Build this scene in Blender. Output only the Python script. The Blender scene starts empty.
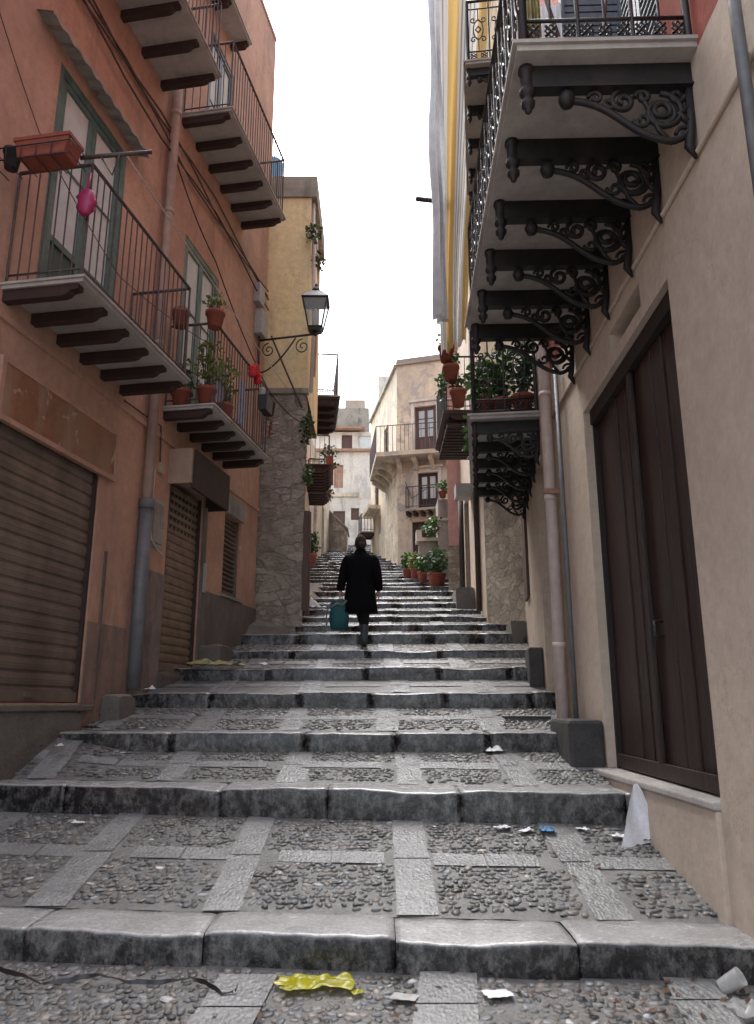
import bpy, math, random
from mathutils import Vector, noise, Matrix
random.seed(7)
C = bpy.context.scene.collection
R = math.radians
PITCH = R(14.07); FP = 770.0

# ---------------------------------------------------------------- helpers
def ray(px, py):
    v = 512 - py
    F = FP*math.cos(PITCH) - v*math.sin(PITCH)
    U = FP*math.sin(PITCH) + v*math.cos(PITCH)
    return (px-377)/F, U/F
def at(px, py, D):
    a, b = ray(px, py); return Vector((a*D, D, b*D))

ORG = {}
def link(o): C.objects.link(o); return o
def tag(o, label=None, cat=None, group=None, kind=None):
    if label: o['label'] = label
    if cat: o['category'] = cat
    if group: o['group'] = group
    if kind: o['kind'] = kind
    return o
def thing(name, label, cat, loc, group=None):
    o = link(bpy.data.objects.new(name, None)); o.empty_display_size = .2
    o.location = loc; ORG[o] = Vector(loc)
    return tag(o, label, cat, group)

class MB:
    def __init__(s, T=None):
        s.v = []; s.f = []; s.c = []; s.m = []; s.T = T; s.mi = 0; s.sm = []
    def pt(s, p):
        s.v.append(tuple(s.T(*p)) if s.T else tuple(p)); return len(s.v)-1
    def face(s, ids, smooth=False):
        s.f.append(tuple(ids)); s.m.append(s.mi); s.sm.append(smooth)
    def quad(s, *ps): s.face([s.pt(p) for p in ps]); return s
    def hexa(s, P):
        i = [s.pt(p) for p in P]
        for q in ((0,3,2,1),(4,5,6,7),(0,1,5,4),(1,2,6,5),(2,3,7,6),(3,0,4,7)): s.face([i[k] for k in q])
        return s
    def box(s, x0, x1, y0, y1, z0, z1):
        return s.hexa([(x0,y0,z0),(x1,y0,z0),(x1,y1,z0),(x0,y1,z0),(x0,y0,z1),(x1,y0,z1),(x1,y1,z1),(x0,y1,z1)])
    def prism(s, poly, a0, a1, axis=0):
        """poly of 2D points; axis 0: poly=(o,z) swept along s; 1: poly=(s,z) swept along o; 2: poly=(s,o) swept along z"""
        def mk(p, a):
            return (a, p[0], p[1]) if axis == 0 else ((p[0], a, p[1]) if axis == 1 else (p[0], p[1], a))
        A = [s.pt(mk(p, a0)) for p in poly]; B = [s.pt(mk(p, a1)) for p in poly]
        n = len(poly)
        for k in range(n): s.face([A[k], A[(k+1) % n], B[(k+1) % n], B[k]])
        s.face(A[::-1]); s.face(B); return s
    def tube(s, pts, r, n=6, cap=True, local=True):
        P = [Vector(s.T(*p)) if (s.T and local) else Vector(p) for p in pts]
        rr = r if isinstance(r, (list, tuple)) else [r]*len(P)
        rings = []; up = None
        for k, p in enumerate(P):
            d = (P[min(k+1, len(P)-1)] - P[max(k-1, 0)])
            if d.length < 1e-9: d = Vector((0,0,1))
            d.normalize()
            if up is None:
                up = Vector((0,0,1)) if abs(d.z) < .9 else Vector((1,0,0))
            a = d.cross(up)
            if a.length < 1e-6: a = d.cross(Vector((0,1,0.01)))
            a.normalize(); b = a.cross(d).normalized(); up = b
            ring = []
            for q in range(n):
                t = 2*math.pi*q/n
                w = p + a*(math.cos(t)*rr[k]) + b*(math.sin(t)*rr[k])
                s.v.append(tuple(w)); ring.append(len(s.v)-1)
            rings.append(ring)
        for k in range(len(rings)-1):
            A, B = rings[k], rings[k+1]
            for q in range(n): s.face([A[q], A[(q+1) % n], B[(q+1) % n], B[q]], n > 4)
        if cap: s.face(rings[0][::-1]); s.face(rings[-1])
        return s
    def lathe(s, c, prof, n=14, sx=1, sy=1):
        """c: world centre; prof: (radius, z)"""
        c = Vector(s.T(*c)) if s.T else Vector(c)
        rings = []
        for r, z in prof:
            ring = []
            for q in range(n):
                t = 2*math.pi*q/n
                s.v.append((c.x+r*sx*math.cos(t), c.y+r*sy*math.sin(t), c.z+z)); ring.append(len(s.v)-1)
            rings.append(ring)
        for k in range(len(rings)-1):
            A, B = rings[k], rings[k+1]
            for q in range(n): s.face([A[q], A[(q+1) % n], B[(q+1) % n], B[q]], n > 6)
        s.face(rings[0][::-1]); s.face(rings[-1]); return s
    def build(s, name, mat, parent=None, label=None, bevel=0):
        if parent is not None: org = ORG[parent]
        else:
            xs = [p[0] for p in s.v]; ys = [p[1] for p in s.v]; zs = [p[2] for p in s.v]
            org = Vector(((min(xs)+max(xs))/2, (min(ys)+max(ys))/2, min(zs)))
        me = bpy.data.meshes.new(name)
        me.from_pydata([(p[0]-org.x, p[1]-org.y, p[2]-org.z) for p in s.v], [], s.f)
        mats = mat if isinstance(mat, (list, tuple)) else [mat]
        for m in mats: me.materials.append(m)
        me.polygons.foreach_set('material_index', s.m)
        me.polygons.foreach_set('use_smooth', s.sm)
        if s.c:
            ca = me.color_attributes.new('col', 'FLOAT_COLOR', 'POINT')
            flat = []
            for c in s.c: flat += [c[0], c[1], c[2], 1]
            ca.data.foreach_set('color', flat)
        me.update()
        o = link(bpy.data.objects.new(name, me))
        if parent is not None: o.parent = parent; ORG[o] = org
        else: o.location = org; ORG[o] = org
        if label: o['label'] = label
        if bevel:
            b = o.modifiers.new('bevel', 'BEVEL'); b.width = bevel; b.segments = 2; b.limit_method = 'ANGLE'; b.angle_limit = R(40)
        return o

# ---------------------------------------------------------------- materials
def nodes(name):
    m = bpy.data.materials.new(name); m.use_nodes = True
    nt = m.node_tree; b = nt.nodes['Principled BSDF']
    return m, nt, b
def N(nt, t, **kw):
    n = nt.nodes.new(t)
    for k, v in kw.items():
        if k in n.inputs: n.inputs[k].default_value = v
        else: setattr(n, k, v)
    return n
def pos(nt, sc=(1,1,1)):
    g = N(nt, 'ShaderNodeNewGeometry'); mp = N(nt, 'ShaderNodeMapping')
    mp.inputs['Scale'].default_value = sc
    nt.links.new(g.outputs['Position'], mp.inputs['Vector']); return mp.outputs['Vector']
def noi(nt, vec, scale, det=6, rough=.6, dist=0):
    n = N(nt, 'ShaderNodeTexNoise', Scale=scale, Detail=det, Roughness=rough, Distortion=dist)
    nt.links.new(vec, n.inputs['Vector']); return n.outputs['Fac']
def ramp(nt, f, stops):
    r = N(nt, 'ShaderNodeValToRGB'); e = r.color_ramp.elements
    while len(e) < len(stops): e.new(.5)
    for k, (p, c) in enumerate(stops):
        e[k].position = p; e[k].color = (c, c, c, 1) if isinstance(c, (int, float)) else (*c, 1)
    nt.links.new(f, r.inputs['Fac']); return r.outputs['Color']
def mix(nt, f, a, b, mode='MIX'):
    n = N(nt, 'ShaderNodeMix', data_type='RGBA', blend_type=mode)
    for sock, v in ((n.inputs[0], f), (n.inputs[6], a), (n.inputs[7], b)):
        if hasattr(v, 'is_linked'): nt.links.new(v, sock)
        elif isinstance(v, (int, float)): sock.default_value = v
        else: sock.default_value = (*v, 1)
    return n.outputs[2]
def bump(nt, b, h, strength=.4, dist=.02):
    n = N(nt, 'ShaderNodeBump', Strength=strength, Distance=dist)
    nt.links.new(h, n.inputs['Height'])
    if b.inputs['Normal'].is_linked:
        nt.links.new(b.inputs['Normal'].links[0].from_socket, n.inputs['Normal'])
    nt.links.new(n.outputs['Normal'], b.inputs['Normal'])

def plaster(name, c1, c2, stain=(.08,.06,.05), amt=.45, rough=.9, bs=.35, peel=None, peelamt=.62):
    m, nt, b = nodes(name); P = pos(nt); S = pos(nt, (1,1,.28))
    big = ramp(nt, noi(nt, P, .9, 5, .65), [(.32, 0), (.68, 1)])
    col = mix(nt, big, c1, c2)
    fine = ramp(nt, noi(nt, P, 11, 9, .75), [(.3, .80), (.7, 1.10)])
    col = mix(nt, 1, col, fine, 'MULTIPLY')
    st = ramp(nt, noi(nt, S, 2.6, 7, .62, .5), [(.5, 0), (.74, amt)])
    col = mix(nt, st, col, stain)
    bl = ramp(nt, noi(nt, P, .55, 9, .72, .8), [(.46, 0), (.60, amt*.75)])
    col = mix(nt, bl, col, tuple(.55*x+.45*y for x, y in zip(c2, stain)))
    ck = N(nt, 'ShaderNodeTexVoronoi', Scale=.9, feature='DISTANCE_TO_EDGE'); dn = N(nt, 'ShaderNodeTexNoise', Scale=2.5, Detail=8.0, Roughness=.7)
    nt.links.new(P, dn.inputs['Vector']); vm = N(nt, 'ShaderNodeVectorMath', operation='MULTIPLY_ADD'); nt.links.new(dn.outputs['Color'], vm.inputs[0]); vm.inputs[1].default_value = (.8,.8,.8); nt.links.new(P, vm.inputs[2])
    nt.links.new(vm.outputs[0], ck.inputs['Vector'])
    cr = mix(nt, 1, ramp(nt, ck.outputs['Distance'], [(.0, .75), (.006, 0)]), ramp(nt, noi(nt, P, .8, 3, .5), [(.5, 0), (.56, 1)]), 'MULTIPLY')
    col = mix(nt, cr, col, stain)
    if peel:
        pf = ramp(nt, noi(nt, P, 1.7, 9, .68, .3), [(peelamt, 0), (peelamt+.02, 1)])
        col = mix(nt, pf, col, peel); bump(nt, b, pf, .5, -.012)
    nt.links.new(col, b.inputs['Base Color']); b.inputs['Roughness'].default_value = rough
    bump(nt, b, noi(nt, P, 22, 8, .7), bs, .015)
    bump(nt, b, noi(nt, P, 2.2, 4, .6), .35, .05)
    return m

def rubble(name, stone1, stone2, mortar, scale=4, bs=1.0, skin=None, skinamt=.5):
    m, nt, b = nodes(name); P = pos(nt, (1,1,1.7))
    dn = N(nt, 'ShaderNodeTexNoise', Scale=3.0, Detail=4.0); nt.links.new(P, dn.inputs['Vector'])
    vm = N(nt, 'ShaderNodeVectorMath', operation='MULTIPLY_ADD'); nt.links.new(dn.outputs['Color'], vm.inputs[0])
    vm.inputs[1].default_value = (.2,.2,.2); nt.links.new(P, vm.inputs[2])
    v = N(nt, 'ShaderNodeTexVoronoi', Scale=scale, feature='DISTANCE_TO_EDGE'); nt.links.new(vm.outputs[0], v.inputs['Vector'])
    vc = N(nt, 'ShaderNodeTexVoronoi', Scale=scale); nt.links.new(vm.outputs[0], vc.inputs['Vector'])
    v2 = N(nt, 'ShaderNodeTexVoronoi', Scale=scale*2.7, feature='DISTANCE_TO_EDGE'); nt.links.new(vm.outputs[0], v2.inputs['Vector'])
    e1 = ramp(nt, v.outputs['Distance'], [(.0, 0), (.055, 1)]); e2 = ramp(nt, v2.outputs['Distance'], [(.0, .35), (.2, 1)])
    sel = ramp(nt, noi(nt, P, 1.9, 3, .5), [(.42, 0), (.58, 1)])
    e = mix(nt, sel, e1, mix(nt, 1, e1, e2, 'MULTIPLY'))
    rnd = N(nt, 'ShaderNodeSeparateColor'); nt.links.new(vc.outputs['Color'], rnd.inputs[0])
    sc = mix(nt, rnd.outputs[0], stone1, stone2)
    sc = mix(nt, 1, sc, ramp(nt, noi(nt, P, 14, 8, .7), [(.3, .6), (.7, 1.2)]), 'MULTIPLY')
    col = mix(nt, e, mortar, sc)
    h = e
    if skin:
        sf = ramp(nt, noi(nt, P, 1.3, 8, .65, .4), [(skinamt-.02, 0), (skinamt+.03, 1)])
        sk = mix(nt, 1, skin, ramp(nt, noi(nt, P, 6, 8, .7), [(.3, .75), (.7, 1.1)]), 'MULTIPLY')
        col = mix(nt, sf, col, sk); h = mix(nt, sf, e, (.9,.9,.9))
    st = ramp(nt, noi(nt, pos(nt, (1,1,.3)), 2.2, 6, .6), [(.5, 0), (.72, .5)])
    col = mix(nt, st, col, (.07,.055,.045))
    nt.links.new(col, b.inputs['Base Color']); b.inputs['Roughness'].default_value = .95
    bump(nt, b, h, bs, .04); bump(nt, b, noi(nt, P, 18, 8, .8), .9, .04); bump(nt, b, noi(nt, P, 6, 6, .7), .8, .06)
    return m

def stone(name, c1, c2, rough=(.35,.7), upright_dark=0, bs=.4, sc=1, attr=False, tool=0):
    m, nt, b = nodes(name); P = pos(nt)
    f = ramp(nt, noi(nt, P, 3.2*sc, 8, .7), [(.3, 0), (.7, 1)])
    col = mix(nt, f, c1, c2)
    col = mix(nt, 1, col, ramp(nt, noi(nt, P, 45*sc, 6, .75), [(.3, .62), (.7, 1.2)]), 'MULTIPLY')
    if attr:
        a = N(nt, 'ShaderNodeAttribute', attribute_name='col'); col = mix(nt, 1, col, a.outputs['Color'], 'MULTIPLY')
    if upright_dark:
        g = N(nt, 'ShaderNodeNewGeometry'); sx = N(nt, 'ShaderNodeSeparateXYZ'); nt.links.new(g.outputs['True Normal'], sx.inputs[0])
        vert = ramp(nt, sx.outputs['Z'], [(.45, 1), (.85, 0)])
        gn = ramp(nt, noi(nt, pos(nt, (1,1,.7)), 13, 10, .8, .1), [(.46, upright_dark), (.74, .40)])
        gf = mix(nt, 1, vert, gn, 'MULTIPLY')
        col = mix(nt, gf, col, (.011,.011,.012))  # upright faces mixed towards near-black, mottled by noise
    nt.links.new(col, b.inputs['Base Color'])
    rr = ramp(nt, noi(nt, P, 7*sc, 5, .6), [(.3, rough[0]), (.7, rough[1])])
    nt.links.new(rr, b.inputs['Roughness'])
    bump(nt, b, noi(nt, P, 28*sc, 8, .75), bs*.8, .01)
    if tool:
        v = N(nt, 'ShaderNodeTexVoronoi', Scale=tool); nt.links.new(pos(nt, (1,.6,1)), v.inputs['Vector'])
        bump(nt, b, v.outputs['Distance'], .45, .010)
    bump(nt, b, noi(nt, P, 5*sc, 4, .6), .35, .03)
    return m

def simple(name, c, rough=.6, metal=0, var=.3, sc=20, bs=.2, streak=None, spec=None, trans=0):
    m, nt, b = nodes(name); P = pos(nt)
    f = ramp(nt, noi(nt, P, sc, 6, .65), [(.3, 1-var), (.7, 1+var*.6)])
    col = mix(nt, 1, c, f, 'MULTIPLY')
    if streak:
        col = mix(nt, ramp(nt, noi(nt, pos(nt, (1,1,.25)), sc*.3, 6, .65), [(.5, 0), (.7, .8)]), col, streak)
    nt.links.new(col, b.inputs['Base Color'])
    b.inputs['Roughness'].default_value = rough; b.inputs['Metallic'].default_value = metal
    if spec is not None: b.inputs['Specular IOR Level'].default_value = spec
    if bs: bump(nt, b, noi(nt, P, sc*2, 6, .7), bs, .006)
    if trans:
        out = nt.nodes['Material Output']; t = N(nt, 'ShaderNodeBsdfTranslucent'); nt.links.new(col, t.inputs['Color'])
        ms = N(nt, 'ShaderNodeMixShader'); ms.inputs[0].default_value = trans
        nt.links.new(b.outputs[0], ms.inputs[1]); nt.links.new(t.outputs[0], ms.inputs[2]); nt.links.new(ms.outputs[0], out.inputs['Surface'])
    return m

def wood(name, c1, c2, sc=3, rough=.6):
    m, nt, b = nodes(name); S = pos(nt, (6,6,.5))
    f = ramp(nt, noi(nt, S, sc, 8, .7, .6), [(.3, 0), (.7, 1)])
    col = mix(nt, f, c1, c2)
    sc_ = ramp(nt, noi(nt, pos(nt, (9,9,1.2)), 2.2, 9, .75, 1.5), [(.66, 0), (.72, .5)])
    col = mix(nt, sc_, col, tuple(min(1, x*4+.03) for x in c2))
    nt.links.new(col, b.inputs['Base Color']); b.inputs['Roughness'].default_value = rough
    bump(nt, b, f, .5, .006)
    return m

M = {}
M['terra'] = plaster('terracotta_plaster', (.55,.33,.235), (.45,.265,.195), (.19,.12,.10), .55, peel=(.46,.38,.34), peelamt=.69)
M['terra_pale'] = plaster('faded_pink_plaster', (.52,.33,.27), (.42,.25,.2), (.16,.10,.085), .4)
M['dado'] = plaster('grey_render', (.28,.225,.195), (.15,.13,.12), (.025,.023,.022), .97, peel=(.33,.22,.17), peelamt=.66)
M['beige'] = plaster('beige_plaster', (.54,.45,.365), (.49,.405,.33), (.30,.24,.19), .22, bs=.2)
M['cream'] = plaster('cream_plaster', (.50,.40,.31), (.43,.35,.275), (.2,.16,.125), .5)
M['red'] = plaster('red_plaster', (.38,.08,.05), (.30,.07,.045), (.12,.04,.03), .4)
M['yellow'] = plaster('yellow_plaster', (.86,.66,.35), (.78,.62,.37), (.25,.21,.17), .55, peel=(.45,.4,.36), peelamt=.7)
M['ochre'] = plaster('ochre_plaster', (.66,.55,.38), (.56,.49,.39), (.17,.15,.13), .95, peel=(.36,.33,.29), peelamt=.54)
M['pink'] = plaster('pink_plaster', (.58,.31,.27), (.52,.29,.26), (.25,.16,.14), .35)
M['white'] = plaster('whitewashed_plaster', (.72,.66,.57), (.58,.54,.49), (.2,.17,.15), .8, peel=(.55,.42,.3), peelamt=.6)
M['concrete'] = plaster('pale_concrete', (.36,.34,.31), (.27,.25,.23), (.08,.075,.07), .7)
M['parapet'] = plaster('weathered_parapet', (.40,.36,.30), (.28,.25,.21), (.07,.06,.055), .95)
M['slabu'] = plaster('balcony_underside', (.50,.47,.44), (.40,.375,.35), (.2,.17,.15), .5)
M['slabe'] = plaster('marble_balcony_edge', (.48,.45,.42), (.38,.36,.34), (.13,.115,.10), .5)
M['rubble'] = rubble('rubble_stone_wall', (.60,.52,.43), (.38,.33,.28), (.36,.315,.27), 3.6, 1.0, skin=(.50,.43,.36), skinamt=.56)
M['rubble2'] = rubble('pale_rubble_wall', (.58,.49,.38), (.36,.30,.24), (.36,.30,.24), 3.8, 1.0, skin=(.56,.47,.37), skinamt=.56)
M['nosing'] = stone('worn_step_stone', (.50,.495,.485), (.32,.318,.312), (.12,.32), upright_dark=1.0, bs=.35)
M['strip'] = stone('tooled_paving_strip', (.31,.31,.308), (.20,.20,.20), (.2,.42), bs=.6, tool=52)
M['pebble'] = stone('paving_pebbles', (.22,.215,.208), (.13,.128,.125), (.28,.5), bs=.25, attr=True, sc=1.5)
M['mortar'] = stone('pebble_mortar', (.205,.20,.193), (.125,.122,.118), (.3,.6), bs=.9, sc=1.2)
M['ground'] = stone('dusty_ground', (.22,.2,.17), (.16,.15,.13), (.8,.9))
M['block'] = stone('rough_block', (.27,.24,.21), (.16,.145,.13), (.7,.9), upright_dark=.35, bs=.7)
M['darkblock'] = stone('dark_rendered_block', (.075,.07,.068), (.035,.033,.032), (.7,.9), bs=.5)
def cobble():
    m, nt, b = nodes('cobbled_paving'); P = pos(nt)
    v = N(nt, 'ShaderNodeTexVoronoi', Scale=17); nt.links.new(P, v.inputs['Vector'])
    s = N(nt, 'ShaderNodeSeparateColor'); nt.links.new(v.outputs['Color'], s.inputs[0])
    pc = mix(nt, s.outputs[0], (.20,.19,.18), (.38,.36,.34))
    e = ramp(nt, v.outputs['Distance'], [(.3, 1), (.6, 0)])
    nt.links.new(mix(nt, e, (.14,.13,.12), pc), b.inputs['Base Color']); b.inputs['Roughness'].default_value = .27
    bump(nt, b, e, .3, .012); return m
M['cobble'] = cobble()
M['doorwood'] = wood('dark_oxblood_door', (.010,.004,.003), (.034,.012,.009), rough=.5)
M['lintelwood'] = wood('dark_old_frame', (.018,.009,.007), (.008,.005,.004), rough=.7)
M['brownwood'] = wood('brown_painted_wood', (.10,.05,.035), (.06,.03,.022))
M['beam'] = wood('balcony_beam', (.05,.024,.018), (.028,.015,.012), rough=.8)
M['green'] = simple('faded_green_paint', (.07,.13,.115), .55, var=.45, sc=9, streak=(.20,.24,.22))
M['greendark'] = simple('dark_green_paint', (.015,.045,.035), .5, var=.4, sc=9)
M['navy'] = simple('dark_blue_paint', (.045,.06,.085), .5, var=.3)
M['iron'] = simple('black_iron', (.028,.028,.031), .5, .3, var=.4, sc=30, streak=(.06,.045,.04))
M['ironbr'] = simple('rusted_bracket_iron', (.014,.012,.013), .6, .2, var=.5, sc=18, streak=(.035,.022,.02))
M['rail'] = simple('weathered_railing_iron', (.085,.065,.065), .6, .2, var=.5, sc=25, streak=(.12,.065,.05))
M['shutter'] = simple('rusty_roller_shutter', (.20,.155,.125), .5, .2, var=.35, sc=3, streak=(.085,.055,.04), bs=.2)
M['shutter2'] = simple('brown_roller_shutter', (.24,.175,.13), .5, .2, var=.35, sc=5, streak=(.09,.05,.03))
M['signpanel'] = plaster('peeling_orange_panel', (.34,.15,.07), (.20,.10,.055), (.36,.27,.2), .9, peel=(.42,.30,.2), peelamt=.6)
M['glass'] = simple('reflective_window_glass', (.30,.33,.33), .08, 0, var=.15, sc=2, bs=0, spec=.9)
M['curtain'] = simple('white_curtain', (.56,.59,.58), .8, var=.12, sc=6)
M['darkglass'] = simple('dark_window_glass', (.06,.06,.065), .12, var=.3, sc=2, bs=0)
M['pipe'] = simple('pinkish_drainpipe', (.55,.46,.43), .45, var=.18, sc=8, streak=(.25,.19,.17))
M['pipegrey'] = simple('grey_drainpipe', (.14,.145,.155), .5, var=.25, sc=8)
M['pipeterra'] = simple('painted_drainpipe', (.42,.29,.24), .6, var=.2, sc=8, streak=(.2,.14,.12))
M['cable'] = simple('black_cable', (.03,.028,.028), .7, bs=0)
M['cablew'] = simple('white_cable', (.62,.58,.54), .6, bs=0)
M['boxgrey'] = simple('grey_plastic_box', (.34,.34,.34), .5, var=.2)
M['boxbeige'] = simple('beige_painted_metal', (.36,.265,.195), .7, var=.2, sc=6)
M['boxdark'] = simple('dark_brown_metal', (.035,.022,.018), .7, var=.3, sc=6)
M['pot'] = simple('terracotta_pot', (.24,.065,.040), .75, var=.25, sc=8)
M['potdark'] = simple('black_pot', (.02,.02,.022), .5)
M['leaf'] = simple('green_leaves', (.055,.12,.03), .5, var=.6, sc=14, bs=0, trans=.25)
M['leafd'] = simple('dark_leaves', (.030,.07,.025), .5, var=.6, sc=14, bs=0, trans=.2)
M['leafy'] = simple('yellow_green_leaves', (.16,.20,.05), .5, var=.5, sc=14, bs=0, trans=.3)
M['stem'] = simple('plant_stem', (.09,.07,.04), .8, bs=0)
M['flower'] = simple('pink_petals', (.55,.03,.08), .6, bs=0)
M['pinkbag'] = simple('magenta_plastic', (.42,.035,.14), .35, var=.3, sc=8, trans=.3)
M['redcloth'] = simple('red_cloth', (.50,.02,.03), .85)
M['whitecloth'] = simple('white_cloth', (.58,.59,.62), .85, trans=.35, var=.15, sc=5)
M['bluecloth'] = simple('pale_blue_cloth', (.36,.42,.55), .85)
M['paper'] = simple('white_paper', (.72,.72,.74), .75, var=.15, sc=30)
M['greypaper'] = simple('grey_paper', (.40,.39,.38), .8, var=.25, sc=30)
M['yellowbag'] = simple('yellow_plastic_bag', (.44,.41,.02), .35, var=.35, sc=14, trans=.25)
M['paleyellow'] = simple('pale_yellow_wrapping', (.36,.32,.14), .7, var=.6, sc=14)
M['bluep'] = simple('blue_plastic', (.06,.22,.42), .4)
M['bluetank'] = simple('blue_water_tank', (.10,.30,.50), .5)
M['blackp'] = simple('black_plastic_strap', (.012,.012,.016), .3, bs=0)
M['clear'] = simple('translucent_plastic', (.60,.60,.60), .2, var=.15, trans=.5)
M['brownleaf'] = simple('dead_leaves', (.10,.05,.03), .8, var=.5)
M['lampglass'] = simple('lantern_glass', (.55,.55,.53), .15, bs=0, spec=.8, trans=.3)
M['terratile'] = simple('roof_tile', (.33,.20,.14), .85, var=.4, sc=5)
M['coat'] = simple('black_wool_coat', (.005,.005,.006), .95, var=.3, sc=40, spec=.08)
M['trouser'] = simple('black_trousers', (.009,.009,.010), .9, spec=.2)
M['boot'] = simple('slate_boots', (.04,.045,.06), .6)
M['skin'] = simple('skin', (.42,.22,.15), .6, var=.1)
M['hair'] = simple('brown_hair', (.030,.017,.013), .95, var=.5, sc=40)
M['teal'] = simple('teal_bag', (.004,.075,.08), .7, var=.25, sc=12)
M['strap'] = simple('grey_strap', (.13,.14,.15), .6)
M['louver'] = simple('blue_grey_louvre', (.10,.12,.15), .6)
def clearglass():
    m, nt, b = nodes('clear_lantern_glass'); b.inputs['Base Color'].default_value = (.5,.5,.5,1); b.inputs['Roughness'].default_value = .08
    t = N(nt, 'ShaderNodeBsdfTransparent'); t.inputs['Color'].default_value = (.85,.86,.86,1)
    ms = N(nt, 'ShaderNodeMixShader'); ms.inputs[0].default_value = .3
    nt.links.new(t.outputs[0], ms.inputs[1]); nt.links.new(b.outputs[0], ms.inputs[2]); nt.links.new(ms.outputs[0], nt.nodes['Material Output'].inputs['Surface']); return m
M['lampglass'] = clearglass()
def striped():
    m, nt, b = nodes('striped_awning_cloth')
    a = N(nt, 'ShaderNodeAttribute', attribute_name='col'); s = N(nt, 'ShaderNodeSeparateColor'); nt.links.new(a.outputs['Color'], s.inputs[0])
    r = N(nt, 'ShaderNodeValToRGB'); r.color_ramp.interpolation = 'CONSTANT'
    Y = (.50,.34,.13); W = (.56,.55,.53); G = (.25,.25,.27)
    seq = [(0,W),(.04,G),(.06,W),(.09,G),(.11,W),(.15,G),(.17,W),(.24,Y),(.42,W),(.45,G),(.47,W),(.50,G),(.52,W),(.56,G),(.58,W),(.62,G),(.64,W),(.70,Y),(.88,W),(.91,G),(.93,W)]
    e = r.color_ramp.elements
    while len(e) < len(seq): e.new(.5)
    for k, (p, c) in enumerate(seq): e[k].position = p; e[k].color = (*c, 1)
    nt.links.new(s.outputs[0], r.inputs['Fac']); nt.links.new(r.outputs['Color'], b.inputs['Base Color']); b.inputs['Roughness'].default_value = .85
    t = N(nt, 'ShaderNodeBsdfTranslucent'); nt.links.new(r.outputs['Color'], t.inputs['Color'])
    ms = N(nt, 'ShaderNodeMixShader'); ms.inputs[0].default_value = .35
    nt.links.new(b.outputs[0], ms.inputs[1]); nt.links.new(t.outputs[0], ms.inputs[2]); nt.links.new(ms.outputs[0], nt.nodes['Material Output'].inputs['Surface'])
    return m
M['stripe'] = striped()

# ---------------------------------------------------------------- frames (s, o, z) -> world
Q = .935
def LW(s, o, z):      # terracotta house on the left; s is depth, o is out of the wall
    return Vector((-4.6+.174*s + .985*o, s - .171*o, z))*Q
def lwp(px, py, o=0):
    a, b = ray(px, py); D = (4.6-o*1.015)/(.174-a); return D, b*D
def RW(s, o, z): return Vector((1.68+.03*s - o, s + .03*o, z))
def RW2(s, o, z): return Vector((.76+.13*s - .992*o, s + .129*o, z))
def frame(A, B, flip=1):
    A = Vector(A); B = Vector(B); u = (B-A).normalized(); n = Vector((u.y, -u.x))*flip
    return lambda s, o, z: Vector((A.x+u.x*s+n.x*o, A.y+u.y*s+n.y*o, z))

# ---------------------------------------------------------------- steps and ground
YT = [938, 790, 732.5, 692, 667, 649.8, 633.4, 624.3, 616, 609.6, 603, 598, 591, 586.3, 582.5, 578.9, 575.7, 573, 570.8]
YB = [973, 821, 752, 708, 680, 657.8, 643.6, 631, 621.7, 614, 608, 601.6, 596, 590.3, 586, 582, 578.5, 575.5, 573]
SK = [-.10, -.15, -.05, -.08, -.08, -.08, -.06, -.05] + [-.03]*40
steps = []
for i, (a, b) in enumerate(zip(YT, YB)):
    rt = ray(377, a)[1]; rb = ray(377, b)[1]
    D = 2.187/(.27-rt) if i else 4.1
    steps.append([D, rt*D, rb*D])
while steps[-1][0] < 34:
    D = steps[-1][0] + .95; z = -2.187+.27*D
    steps.append([D, z, z-.13])
def gz(D, x=0):
    if D > 5.9 and D < 7.2 and x < -2.2: return -.597+.19*(D-6.2)/1.1+.17*min(1,(-2.2-x)/1.0)*min(1,max(0,(D-6.3)/.7))
    """height of the street surface"""
    prev = None
    for i, (d, zt, zf) in enumerate(steps):
        dd = d + SK[i]*(x-.3)
        if D < dd:
            if i == 0: return zf + .10*(D-dd)
            pd, pz, _ = steps[i-1]; pd += SK[i-1]*(x-.3)
            w = min(.42, (dd-pd)*.4)
            if D < pd+w: return pz+.012
            return pz+.012 + (zf-pz-.012)*(D-pd-w)/(dd-pd-w)
    return steps[-1][1]
def xl(D):
    if D < 12.9: return (-4.6+.174*(D/Q))*Q
    if D < 13.1: return -1.95
    return -1.28-.10*(D-13.1)
def xr(D):
    if D < 7.9: return 1.68+.03*D
    if D < 12.2: return .76+.13*D
    if D < 13.6: return 2.36-(D-12.2)*.29
    if D < 17.6: return 1.96
    return 2.6
def lift(i, x, t):
    return .17*min(1, max(0, (-2.2-x)/1.0))*min(1, t*1.1) if i == 1 else 0
STRIPX = [-2.75, -1.75, -.78, .20, 1.15]
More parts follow.
